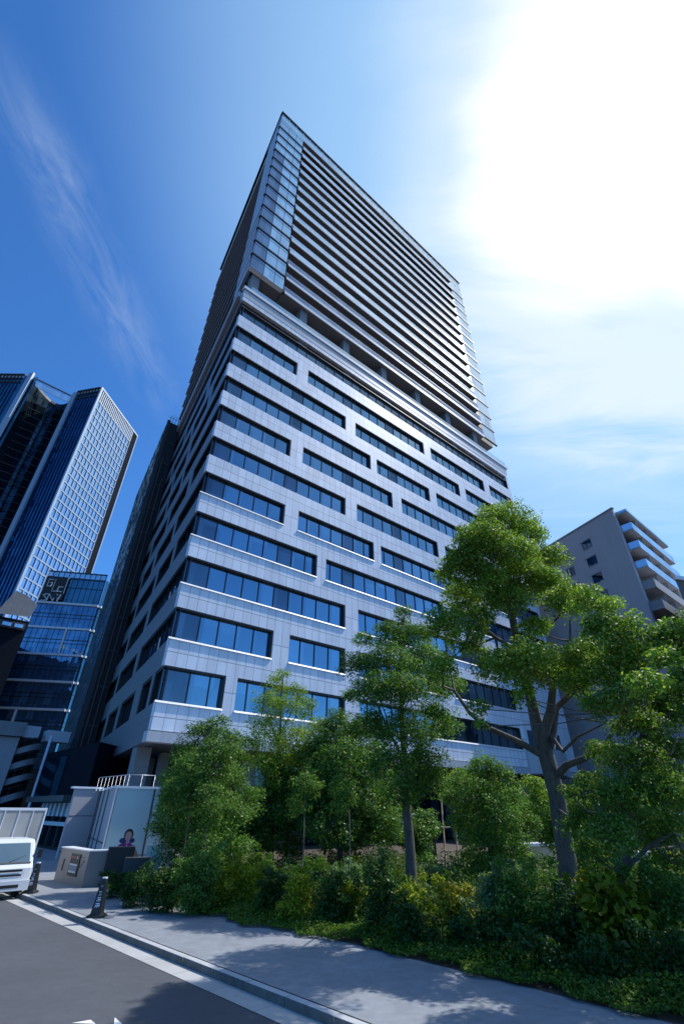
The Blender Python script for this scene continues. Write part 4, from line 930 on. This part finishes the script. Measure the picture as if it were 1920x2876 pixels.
# slim pale stems among the bushes
for i, (x, y, h) in enumerate(((-5.9, 18.9, 3.0), (-5.0, 18.2, 3.4), (-4.2, 17.6, 2.6), (-1.2, 18.4, 2.9), (.3, 18.2, 3.0))):
    lo = [(x + rng.uniform(-.3, .3), y + rng.uniform(-.3, .3), h - .2 + rng.uniform(-.3, .5), .45) for _ in range(3)]
    t = empty('sapling', (x, y, 0)); tag(t, 'slim young sapling with a thin pale stem growing among the shrubs', 'sapling', 'young saplings among the shrubs')
    mb = MB(); mb.tube([(x, y, .1, .022), (x + .04, y, h * .5, .018), (x, y + .05, h, .01)], M['bark2'], 6); mb.build('stem', t)
    foliage('leaves', lo, 60 + i, .075, 1.2, G2, parent=t)
# shrubs
SC_ = {0: ((.022, .065, .016), (.055, .12, .026), (.07, .11, .035)), 1: ((.06, .14, .025), (.13, .24, .045), (.24, .3, .12)), 2: ((.14, .21, .015), (.36, .40, .03), (.3, .3, .05)),
       3: ((.08, .16, .06), (.18, .28, .13), (.32, .4, .25)), 4: ((.07, .11, .01), (.22, .25, .015), (.35, .32, .04)), 5: ((.14, .16, .012), (.36, .34, .03), (.5, .44, .05))}
SN = {0: 'dark green', 1: 'bright green', 2: 'yellow green', 3: 'silvery green', 4: 'broad leaved olive', 5: 'golden yellow'}
LANDMARK = [(-9.9, 19.1, 'the stone wall'), (-7.5, 19.6, 'the lone cone'), (-4.5, 18.3, 'the bushy deckside tree'), (-1.2, 17.4, 'the airy tree'), (2.6, 21.4, 'the slender dark trunk'), (6.9, 17.8, 'the thick bare trunk'), (9.8, 14, 'the right edge of the bed')]
used = {}
for i, (x, y, wd, h, t) in enumerate(SHRUBS):
    rs = random.Random(100 + i); lo = []
    td_ = (x - K0[0]) * kd[0] + (y - K0[1]) * kd[1]; sh_ = .3 + .45 * min(1, max(0, (5.5 - td_) / 3)); x += sh_ * kn[0]; y += sh_ * kn[1]
    wd = max(.6, wd) * 1.3; h *= 1.1
    for j in range(6 if wd < 1.3 else 9):
        a = rs.uniform(0, 2 * pi); q = rs.uniform(0, .32) * wd; rad = rs.uniform(.2, .3) * min(wd, h * 1.3)
        lo.append((x + cos(a) * q, y + sin(a) * q * .8, rs.uniform(.25, .85) * h + .05, rad))
    lo.append((x, y, .25 * h, .32 * wd))
    for j in range(7):
        a = rs.uniform(0, 2 * pi); q = rs.uniform(.1, .6) * wd
        lo.append((x + cos(a) * q, y + sin(a) * q * .8, rs.uniform(.4, 1.15) * h, rs.uniform(.07, .15) + .02))
    leaf = {0: .07, 1: .07, 2: .075, 3: .06, 4: .2, 5: .085}[t]
    o = foliage('shrub', lo, 300 + i, leaf, 1.5 if t != 4 else 1.8, SC_[t], mat=M['leaf2'] if t in (0, 4) else None, puff=.3)
    lm = min(LANDMARK, key=lambda L: hypot(L[0] - x, L[1] - y))
    side_ = 'left of' if x < lm[0] - .5 else 'right of' if x > lm[0] + .5 else 'in front of' if y < lm[1] else 'behind'
    dist = 'low' if h < .9 else 'knee high' if h < 1.3 else 'tall'
    lab = f'{dist} {SN[t]} shrub {side_} {lm[2]}'
    used.setdefault(lab, []).append((o, x, y)); 
for lab, L in used.items():
    if len(L) == 1: tag(L[0][0], lab, 'shrub', 'shrubs in the planted bed'); continue
    L.sort(key=lambda q: hypot(q[1], q[2])); nm = ['nearest pavement', 'second row', 'third row', 'rear row', 'rearmost row']
    for q, n_ in zip(L, nm): tag(q[0], lab + ', ' + n_, 'shrub', 'shrubs in the planted bed')
# ground cover, an uncountable mat of small leaves along the pavement and under the trees
r = np.random.RandomState(77)
n = 75000
t_ = r.uniform(-9, 17.5, n); e0_ = 2.42 + .55 * np.clip((5.5 - t_) / 3, 0, 1); o_ = e0_ + np.abs(r.normal(0, 1, n)) ** 1.3 * 1.6
edge = .12 * np.sin(t_ * 3.1) + .08 * np.sin(t_ * 7.7 + 1)
o_ = o_ + edge
hh = .05 + .3 * np.clip((o_ - e0_) / .6, 0, 1) * (.6 + .4 * np.sin(t_ * 2.3) * np.sin(o_ * 3)) 
C = np.stack([K0[0] + kd[0] * t_ + kn[0] * o_, K0[1] + kd[1] * t_ + kn[1] * o_, .15 + hh * r.uniform(.3, 1, n)], 1)
ok = ~((t_ > 10.3) & (o_ > 3.3)); C = C[ok]; n = len(C)
Nn = r.normal(size=(n, 3)) * .6 + np.array([0, 0, 1]); Nn /= np.linalg.norm(Nn, axis=1)[:, None]
gc = leaf_mesh('ground_cover', C, Nn, r.uniform(.035, .085, n), r.uniform(.7, 1.2, n), ((.05, .12, .018), (.13, .22, .03), (.24, .29, .07)), r, None, M['leaf'])
gc['kind'] = 'stuff'; gc['label'] = 'low creeping green ground cover along the pavement edge'; gc['category'] = 'ground cover'
n = 150000
t_ = r.uniform(-14, 14, n); o_ = 3.4 + 18 * r.uniform(0, 1, n) ** 1.4
C = np.stack([K0[0] + kd[0] * t_ + kn[0] * o_, K0[1] + kd[1] * t_ + kn[1] * o_, .15 + np.clip((o_ - 3.4) * .6, .15, .85) * r.uniform(.1, 1, n) * (.65 + .35 * np.sin(t_ * 1.9 + np.sin(o_)) * np.sin(o_ * 2.3))], 1)
ok = ~(((t_ > 13.5) & (o_ < 7)) | ((C[:, 1] > 26.5) & (C[:, 0] > 3) & (C[:, 0] < 11))); C = C[ok]; n = len(C)
Nn = r.normal(size=(n, 3)) * .7 + np.array([0, 0, .8]); Nn /= np.linalg.norm(Nn, axis=1)[:, None]
gc = leaf_mesh('undergrowth', C, Nn, r.uniform(.06, .13, n), r.uniform(.7, 1.2, n), ((.03, .08, .016), (.08, .15, .028), (.17, .22, .07)), r, None, M['leaf'])
gc['kind'] = 'stuff'; gc['label'] = 'mixed leafy undergrowth beneath the garden trees'; gc['category'] = 'undergrowth'
# garden furniture
M['sand'] = simple('sandy_render', (.5, .42, .33), .8)
gbn = empty('garden_bench', (9.5, 27.3, 0)); tag(gbn, 'sandy block bench with a white slab seat behind the thick trunk', 'bench')
mb = MB(); mb.box((9.4, 27.3, .1), (1.7, .8, .95), M['sand'], rz=.5); mb.build('base', gbn); mb = MB(); mb.box((9.4, 27.3, 1.06), (1.95, 1.0, .1), M['white'], rz=.5); mb.build('seat', gbn)
mb = MB(); mb.box((13.8, 26.6, .4), (1.6, .35, .5), M['white'], rz=.3); mb.box((13.8, 26.6, .1), (1.4, .3, .3), M['conc'], rz=.3); tag(mb.build('garden_wall', bevel=.02), 'short white garden wall under the bushy tree at the right', 'wall')
mb = MB(); mb.tube([(12.75, 22.3, .1, .09), (12.3, 22.5, 1.5, .07)], M['bark2'], 8); tag(mb.build('leaning_stake'), 'pale wooden stake leaning by the white garden wall', 'stake')
mb = MB(); mb.box((4.3, 29.6, .1), (1.5, .3, 2.2), M['white'], rz=.35); mb.box((4.9, 29.5, .1), (.05, .5, 2.2), M['dark2'], rz=.35); tag(mb.build('garden_wall', bevel=.02), 'white panel wall glimpsed right of the slender dark trunk', 'wall')
tr = empty('wooden_trellis', (5.6, 29, 0)); tag(tr, 'thin timber frame propped among the bushes near the white panel wall', 'trellis')
for a in (5.35, 6.0):
    pb = MB(); pb.tube([(a, 28.9, .1, .05), (a + .1, 29, 3.2, .04)], M['bark2'], 6); pb.build('post', tr)
for z in (.7, 1.7):
    pb = MB(); pb.tube([(5.1, 28.9, z, .035), (6.4, 28.95, z + .05, .035)], M['bark2'], 6); pb.build('rail', tr)

# ------------------------------------------------------------------ apartment block on the right
def azp(a, D): return (D * sin(R(a)), D * cos(R(a)))
ac = azp(35.29, 70); HA = .546 * 70 + 2.4
ap = empty('apartment_block', (*ac, 0)); tag(ap, 'pale grey apartment block with a blank gable and stacked balconies', 'building')
AG = R(112.5); AB = R(40.5)
FG = frame(ac, AG, AG - pi / 2); FB = frame(ac, AB, AB + pi / 2)
mb = MB()
eG = (cos(AG), sin(AG)); eB = (cos(AB), sin(AB))
q = lambda a, b: (ac[0] + eG[0] * a + eB[0] * b, ac[1] + eG[1] * a + eB[1] * b)
mb.prism([q(0, 0), q(0, 1.0), q(1.6, 1.0), q(1.6, 22), q(32, 22), q(32, 0)], 0, HA, M['render']); mb.build('wall', ap)
mb = MB(); mb.fbox(FG, -.12, 32, -.12, .35, HA, HA + .25, M['conc']); mb.build('parapet', ap)
for zc_, sc in ((0, 0),):
    pass
for i, rw in enumerate((.486, .446, .407, .368, .329)):
    # windows on the gable
    for s0, s1 in ((5.0, 6.55), (9.3, 10.6)):
        z0 = rw * 71.5 + 2.4 - .35 - (0.02 * i)
        wb = MB(); wb.fbox(FG, s0, s1, .0 - .005, .01, z0, z0 + 1.35, M['glass_dark'], skip='lrtu'); wq = wb.build('window', ap)
        fb = MB()
        fb.fbox(FG, s0 - .06, s1 + .06, -.07, .0, z0 - .08, z0, M['conc']); fb.fbox(FG, (s0 + s1) / 2 - .03, (s0 + s1) / 2 + .03, -.03, .0, z0, z0 + 1.35, M['mull']); fb.fbox(FG, s0 - .06, s0, -.04, .0, z0, z0 + 1.35, M['mull']); fb.fbox(FG, s1, s1 + .06, -.04, 0, z0, z0 + 1.35, M['mull']); fb.fbox(FG, s0 - .2, s1 + .5, -.1, 0, z0 + 1.4, z0 + 1.47, M['render'])
        fb.build('frame', wq)
for i in range(11):
    z = HA - .45 - 2.98 * i - .2
    b = MB(); b.fbox(FB, .9, 17.5 + .3 * (i % 2), -1.5, 1.6, z - .22, z, M['aptsoff'] if True else 0); bl = b.build('balcony', ap)
    if i > 0:
        b = MB(); b.fbox(FB, .9, 17.5, -1.54, -1.5, z - .3, z + 1.0, M['glass_pale'] if i < 4 else M['conc']); b.fbox(FB, .9, .94, -1.5, 0, z, z + 1.0, M['glass_pale'] if i < 4 else M['conc']); b.build('balustrade', bl)
        for s in (1.3, 5.3, 9.3, 13.3):
            b = MB(); b.fbox(FB, s, s + 2.6, 1.45, 1.55, z + .05, z + 2.3, M['glass_dark']); b.build('window', bl)
        for s in (4.4, 8.6, 12.8): b = MB(); b.fbox(FB, s, s + .12, -1.3, 1.5, z, z + 2.7, M['render']); b.build('divider', bl)
    else:
        b = MB(); b.fbox(FB, .85, 17.8, -1.56, 1.5, z + .0, z + .35, M['glass_pale']); b.build('roof_edge', bl)
mb = MB(); p = q(14, .4); mb.tube([(p[0], p[1], HA, .05), (p[0] - .2, p[1], HA + 2., .04)], M['mull'], 5); tag(mb.build('roof_aerial'), 'thin aerial on the roof edge of the pale apartment block', 'aerial')
bw = azp(38.5, 64)
mb = MB(); ez = (cos(R(15)), sin(R(15)))
pts = [bw, (bw[0] + ez[0] * 14, bw[1] + ez[1] * 14), (bw[0] + ez[0] * 14 + 14, bw[1] + 16), (bw[0] + 13, bw[1] + 16)]
br = empty('brown_block', (*bw, 0)); tag(br, 'dark brown flat roofed block at the right edge beyond the balconies', 'building')
zt = .374 * 64 + 2.4
mb.prism(pts, 0, zt - .5, M['brownwall']); mb.build('wall', br); mb = MB(); mb.prism([(p[0], p[1] - .2) for p in pts], zt - .5, zt, M['white']); mb.build('parapet', br)

# ------------------------------------------------------------------ distant tower on the left
M['gblack'] = glass_mat('black_tinted_glass', (.2, .3, .4), (.006, .010, .014), .12, pane=1.6)
M['gridw'] = simple('grid_metal', (.32, .41, .52), .4, var=.05, scale=.05)
D = 200; LT = .89 * D + 2.4
lc = azp(-37.351, D); rb = azp(-30.9, D * .89 / .783); AT = atan2(rb[1] - lc[1], rb[0] - lc[0]); LW = math.dist(lc, rb)
lt_ = empty('grid_tower', (*lc, 0)); tag(lt_, 'distant blue glass tower with a white grid of windows on its lit face', 'tower')
FT = frame(lc, AT, AT + pi / 2)
l2 = azp(-39.72, D * .89 / .846)
concA, concB = azp(-40.0, D * .89 / .835), azp(-44.42, D * .89 / .835)
w0, w1, w2 = azp(-44.9, D * .89 / .827), azp(-45.72, D * .89 / .822), azp(-49.5, D * .89 / .765)
cm = [(concA[0] + (concB[0] - concA[0]) * t + 5.5 * sin(pi * t) * -.6, concA[1] + (concB[1] - concA[1]) * t + 7.5 * sin(pi * t)) for t in np.linspace(0, 1, 9)]
back = [(w2[0] - 10, w2[1] + 40), (rb[0] - 5, rb[1] + 10)]
def wallstrip(mb, pts, z0, z1, mat):
    acc = 0
    for a, b in zip(pts[:-1], pts[1:]):
        L = math.dist(a, b); mb.face([(*b, z0), (*a, z0), (*a, z1), (*b, z1)], [(acc + L, z0), (acc, z0), (acc, z1), (acc + L, z1)], mat); acc += L
mb = MB(); wallstrip(mb, [lc, l2], 0, LT - 3, M['glass_navy']); mb.build('narrow_face', lt_)
mb = MB(); wallstrip(mb, cm, 0, LT - 6, M['gblack']); mb.build('hollow_face', lt_)
mb = MB(); wallstrip(mb, [w1, w2], 0, LT - 3, M['glass_teal']); mb.build('wing_face', lt_)
mb = MB(); allp = [lc, rb] + [(rb[0] - 40, rb[1] + 20), (w2[0] - 6, w2[1] + 30), (w2[0]-1, w2[1]+2)] + [(w1[0], w1[1] + 1)] + [(p[0] - .5, p[1] + 1.2) for p in reversed(cm)] + [(l2[0] + .5, l2[1] + 1)]
allp = [(lc[0] + .0, lc[1] + 1.5)] + [(rb[0] - .8, rb[1])] + allp[2:]
mb.prism(allp, 0, LT - 4, M['dark2']); mb.build('core', lt_)
def vstrip(name, a, wdt, z1, mat, dd=1.0):
    mb = MB(); mb.box((a[0], a[1], 0), (wdt, dd, z1), mat, rz=R(-10)); return mb.build(name, lt_)
vstrip('pilaster', (l2[0] - .6, l2[1] - .5), 1.9, LT - 2, M['gridw']); vstrip('pilaster', (w0[0] - .6, w0[1] - .8), 2.6, LT + 1.0, M['gridw'])
mb = MB(); wallstrip(mb, [concB, w0, w1], 0, LT - 1, M['glass_teal']); mb.build('return_face', lt_)
for pts_, nm in (([lc, l2], 'narrow'), ([w1, w2], 'wing')):
    F_, L_ = seg_frame(pts_[1], pts_[0])
    mb = MB()
    for s in np.arange(0, L_, 1.7): mb.fbox(F_, s, s + .35, -.4, -.1, 0, LT - 7, M['glass_navy'])
    for z in (LT - 6.5, LT - 3.6, LT - .8): mb.fbox(F_, 0, L_, -.4, .3, z, z + .6, M['dark'])
    for s in np.arange(0, L_, 1.7): mb.fbox(F_, s, s + .4, -.3, .2, LT - 6, LT - .4, M['dark'])
    mb.build('crown_grille', lt_)
    mb = MB(); mb.fbox(F_, .1, L_ - .1, .3, .35, LT - 6, LT - .8, M['white']); mb.build('crown_screen', lt_)
mb = MB(); Fh, Lh = seg_frame(concB, concA)
for z in np.arange(10, LT - 8, 4.1): mb.fbox(Fh, .3, Lh - .3, 2.2, 2.4, z, z + .25, M['dark'])
mb.fbox(Fh, 0, Lh, 1.5, 1.7, LT - 6, LT - 1.2, M['glass_pale']); mb.fbox(Fh, 0, Lh, 1.3, 1.8, LT - 1.6, LT - 1.0, M['dark']); mb.build('hollow_band', lt_)
# bright grid face, one glazing strip per storey
fh = 4.55; nf = 34; side_w = 4.6
for i in range(nf):
    z1 = LT - 8 - fh * i
    if z1 < 60: break
    gb = MB(); gb.fbox(FT, 1.2, LW - side_w, .1, .2, z1 - fh, z1, M['glass_sky'], skip='lrtub'); go = gb.build('window_row', lt_)
    fb = MB(); fb.fbox(FT, 1.2, LW - side_w, -.22, .1, z1 - .6, z1, M['gridw'])
    nb_ = 12
    for j in range(nb_ + 1):
        s = 1.2 + (LW - side_w - 1.2) * j / nb_; fb.fbox(FT, s - .21, s + .21, -.28, .1, z1 - fh, z1 - .61, M['gridw'])
    fb.build('grille', go)
mb = MB()
for j in range(0, 25):
    s = 1.2 + (LW - side_w - 1.2) * j / 24; mb.fbox(FT, s - .2, s + .2, -.2, .1, LT - 8, LT - .6, M['white'])
mb.fbox(FT, .2, LW + .1, -.4, .5, LT - .6, LT + .1, M['white']); mb.fbox(FT, 0, .9, -.4, .3, 0, LT - .6, M['gridw']); mb.fbox(FT, LW - .5, LW + .1, -.4, .3, 0, LT - .6, M['gridw']); mb.build('crown', lt_)
mb = MB(); mb.fbox(FT, 1, LW - side_w, .5, .6, LT - 8, LT - .6, M['glass_navy']); mb.fbox(FT, LW - side_w, LW - .5, -.1, .3, 0, LT - .6, M['night']); mb.build('end_panel', lt_)

# ------------------------------------------------------------------ glass office with sign
DG = 140.
gl_ = empty('glass_office', (*azp(-32, DG), 0)); tag(gl_, 'blue glass office with white floor ledges and a rooftop letter sign', 'building')
ga, gbp, gcp = azp(-34.98, DG), azp(-29.1, DG * .389 / .405), azp(-27.3, DG * .389 / .405 * .339 / .319)
GT = .392 * DG + 2.4
mb = MB(); mb.prism([ga, gbp, gcp, (gcp[0] - 20, gcp[1] + 30), (ga[0] - 20, ga[1] + 30)], 0, GT - 9.2, M['dark']); mb.build('core', gl_)
F1, L1 = seg_frame(ga, gbp); F2_, L2 = seg_frame(gbp, gcp)
rows = [.326, .279, .231, .185, .140, .096]
zs = [r_ * DG + 2.4 for r_ in rows]
for i, z in enumerate(zs):
    nz = zs[i + 1] if i + 1 < len(zs) else z - 6.4
    for F_, L_, nm in ((F1, L1, 'front'), (F2_, L2, 'return')):
        gb = MB(); gb.fbox(F_, 0.02, L_ - .02, -.3, -.2, nz + .3, z - .25, M['glass_office'] if nm == 'front' else M['glass_teal'], skip='b'); go = gb.build('window_row', gl_)
        fb = MB()
        m_ = (nz + z) / 2
        fb.fbox(F_, 0, L_, -.36, -.3, m_ - .55, m_ - .4, M['mull']); fb.fbox(F_, 0, L_, -.36, -.3, m_ + .35, m_ + .55, M['mull'])
        for s in np.arange(0, L_, 1.3): fb.fbox(F_, s, s + .1, -.36, -.3, nz + .3, z - .25, M['mull'])
        fb.build('mullion', go)
        lb = MB(); lb.fbox(F_, .0, L_, -.75, .0, z - .25, z + .25, M['white']); lb.build('ledge', gl_)
for s, za, zb in ((L1 * .62, zs[2], zs[1]), (L1 * .3, zs[5], zs[4])):
    mb = MB(); mb.fbox(F1, s, s + .3, -.9, -.4, za + .3, zb - .3, M['white']); mb.build('ledge_post', gl_)
mb = MB(); mb.fbox(F1, 0, L1, -.2, -.1, zs[0] + .26, GT - 1.6, M['glass_teal'], skip='b'); mb.fbox(F2_, 0, L2, -.2, -.1, zs[0] + .26, GT - 1.6, M['glass_teal'], skip='b'); mb.build('attic_glazing', gl_)
mb = MB()
for s in np.arange(0, L1, 1.35): mb.fbox(F1, s, s + .12, -.3, -.2, zs[0] + .3, GT, M['mull'])
mb.fbox(F1, -.1, L1, -.35, -.2, zs[0] + 4.6, zs[0] + 4.75, M['mull']); mb.fbox(F1, -.1, L1, -.4, -.15, GT - .25, GT, M['mull']); mb.fbox(F1, -.1, L1, -.35, -.15, GT - 2.1, GT - 1.8, M['mull']); mb.build('attic_frame', gl_)
mb = MB(); mb.fbox(F1, 0.02, L1 - .02, -.19, -.16, GT - 1.6, GT - .25, M['glass_pale']); mb.build('roof_screen', gl_)
# rooftop letters
sn = empty('letter_sign', (*PT(F1, 3.5, -.8), GT - 7)); tag(sn, 'dark sign box with pale block letters on the glass office roofline', 'sign')
mb = MB(); mb.fbox(F1, .2, 5.9, -.9, -.42, zs[0] + .8, GT - 1.9, M['dark']); mb.build('box', sn)
mb = MB()
def edge_bar(a, b, c, d): mb.fbox(F1, a, b, -1.0, -.9, c, d, M['white'])
edge_bar(.2, .4, zs[0] + .8, GT - .4); edge_bar(5.75, 5.9, zs[0] + 2.6, GT - 1.9)
mb.build('box_edge', sn)
zt_ = GT - 3.0
def letter(strokes, s, z, w_, h_):
    lb = MB()
    for (a, b) in strokes:
        p = [PT(F1, s + w_ * a[0], -1.02) + (z + h_ * a[1],), PT(F1, s + w_ * b[0], -1.02) + (z + h_ * b[1],)]
        lb.tube([(*p[0], .14), (*p[1], .14)], M['white'], 5)
    return lb.build('letter', sn)
LET = {'G': [((1, .95), (.1, .95)), ((.1, .95), (.1, .05)), ((.1, .05), (.9, .05)), ((.9, .05), (1, .55)), ((1, .55), (.5, .55))], 'L': [((.1, 1), (.1, 0)), ((.1, 0), (1, 0))], 'E': [((.1, .5), (.9, .5)), ((.1, 0), (1, 0)), ((.1, 0), (.1, .5))],
       'S': [((1, 1), (.1, .8)), ((.1, .8), (.9, .3)), ((.9, .3), (.8, 0)), ((.8, 0), (0, 0))], 'N': [((0, 0), (.1, 1)), ((.1, 1), (.9, 0)), ((.9, 0), (1, .4))], 'Y': [((.1, 1), (.4, .9)), ((.6, 0), (1, 1)), ((.5, .55), (.55, .3))]}
for ch, s, z, w_, h_ in (('G', 1.1, zt_ - 2.0, 1.2, 2.2), ('L', 2.7, zt_ - 3.2, 1.4, 3.4), ('E', 4.0, zt_ - 3.2, 1.4, 2.6), ('S', 1.0, zt_ - 5.9, 1.3, 1.9), ('N', 2.4, zt_ - 5.9, 1.6, 1.9), ('Y', 4.2, zt_ - 5.9, 1.2, 1.9)): letter(LET[ch], s, z, w_, h_)
# dark block and grey canopy in front of the distant tower
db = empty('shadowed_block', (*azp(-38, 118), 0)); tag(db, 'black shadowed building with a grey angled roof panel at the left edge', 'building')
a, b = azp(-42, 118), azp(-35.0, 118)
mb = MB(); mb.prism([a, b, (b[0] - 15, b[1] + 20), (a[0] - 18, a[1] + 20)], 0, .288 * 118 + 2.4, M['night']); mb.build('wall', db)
F_, L_ = seg_frame(a, b)
mb = MB(); z0 = .29 * 118 + 2.4
P_f = lambda s, d, z: (*PT(F_, s, d), z)
def zr(y_r): return y_r * 118 + 2.4
mb.face([P_f(L_ - 6.5, -1.5, zr(.288)), P_f(L_ - .3, -1.5, zr(.293)), P_f(L_ + .2, -1.5, zr(.317)), P_f(L_ - 2.2, -1.5, zr(.330)), P_f(L_ - 4.6, -1.5, zr(.335))], [(0, 0)] * 5, M['conc'])
mb.face([P_f(L_ - 4.6, -1.5, zr(.335)), P_f(L_ - 2.2, -1.5, zr(.330)), P_f(L_ + .2, -1.5, zr(.317)), P_f(L_ - 1, 6, zr(.32)), P_f(L_ - 4, 6, zr(.33))], [(0, 0)] * 5, M['conc']); mb.build('roof_panel', db)
mb = MB(); mb.fbox(F_, 0, L_ - .4, -.6, .0, zr(.27), zr(.282), M['dark2'])
for s in np.arange(1, L_ - 1, 2.2): mb.fbox(F_, s, s + 1.6, -.68, -.6, zr(.273), zr(.279), M['glass_pale'])
mb.build('clerestory', db)

# ------------------------------------------------------------------ car park with curved ramps, lower left
cpk = empty('ramp_building', (*azp(-31, 62), 0)); tag(cpk, 'grey concrete building with curved open balconies low at the left', 'building')
def at(a, r_, D): return azp(a, D) + (r_ * D + 2.4,)
mb = MB(); a, b = azp(-37, 60), azp(-32.2, 60); F_, L_ = seg_frame(a, b)
mb.fbox(F_, 0, L_, 0, 12, 0, .099 * 60 + 2.4, M['render']); mb.fbox(F_, 0, L_ + .2, -.5, 12, .1 * 60 + 2.4, .121 * 60 + 2.4, M['conc']); mb.build('wall', cpk)
mb = MB(); a2, b2 = azp(-32.2, 60.2), azp(-29.6, 61); F_, L_ = seg_frame(a2, b2); mb.fbox(F_, 0, L_, 2.6, 10, 0, .108 * 60 + 2.4, M['dark']); mb.build('recess', cpk)
mb = MB(); mb.fbox(F_, 0, L_ * .55, -.2, 1.8, .100 * 60 + 2.4, .118 * 60 + 2.4, M['sill']); mb.fbox(F_, L_ * .8, L_ + 1.6, -.5, 1.0, .097 * 60 + 2.4, .114 * 60 + 2.4, M['sill']); mb.build('roof_fascia', cpk)
for i, rw in enumerate((.078, .056, .034, .009)):
    mb = MB(); n_ = 14; z = rw * 60 + 2.4
    for kf in range(n_):
        def pp(t, dz):
            s = -.15 + (L_ - .1) * t; d = -.5 + 1.6 * (1 - sin(pi * (.15 + .75 * t)))
            zz = z - .35 + .75 * sin(t * pi * .5); return (*PT(F_, s, d), zz + dz)
        t0, t1 = kf / n_, (kf + 1) / n_
        mb.face([pp(t0, 0), pp(t1, 0), pp(t1, .55), pp(t0, .55)], [(0, 0)] * 4, M['conc'], True)
        q0, q1 = pp(t0, 0), pp(t1, 0); e = 2.0
        mb.face([pp(t1, 0), pp(t0, 0), (q0[0] + F_[4] * e, q0[1] + F_[5] * e, q0[2]), (q1[0] + F_[4] * e, q1[1] + F_[5] * e, q1[2])], [(0, 0)] * 4, M['soffit2'], True)
    bo = mb.build('ramp_balcony', cpk)
    rb_ = MB(); pts_ = [pp(t / 8, 1.15) + (.03,) for t in range(9)]; rb_.tube(pts_, M['dark2'], 5)
    for t in range(0, 9, 2): rb_.tube([pp(t / 8, .5) + (.02,), pp(t / 8, 1.15) + (.02,)], M['dark2'], 5)
    rb_.build('railing', bo)
mb = MB(); p = azp(-29.62, 59); mb.tube([(*p, 0, .13), (*p, .1 * 60 + 2.6, .13)], M['white'], 8); tag(mb.build('white_pole'), 'slim white pole at the right end of the curved balconies', 'pole')
# dark link building between the car park and the tower flank
lk = empty('link_block', (*azp(-28, 52), 0)); tag(lk, 'dark glazed link block squeezed between the curved balconies and the tower', 'building')
a, b = azp(-29.5, 58), azp(-25.2, 45); F_, L_ = seg_frame(a, b)
mb = MB(); mb.prism([a, b, azp(-22, 50), azp(-25, 66)], 0, 6.9, M['night']); mb.build('wall', lk)
mb = MB(); mb.fbox(F_, .3, L_ * .5, -.1, -.02, .5, 6.3, M['glass_teal']); mb.build('glazing', lk)
mb = MB(); mb.fbox(F_, L_ * .25, L_ * .97, -1.4, -.1, 2.85, 3.25, M['dark2']); mb.build('canopy', lk)
mb = MB(); mb.fbox(F_, L_ * .35, L_ * .95, -.5, -.2, 1.3, 1.55, M['white'])
for s in np.linspace(L_ * .37, L_ * .93, 8): mb.fbox(F_, s, s + .45, -.45, -.2, 1.9, 2.8, M['white'])
mb.build('louvre', lk)
mb = MB()
for s in np.linspace(L_ * .3, L_ * .9, 5): mb.fbox(F_, s, s + .12, -.3, -.1, 0, 2.8, M['dark2'])
mb.build('shop_mullion', lk)
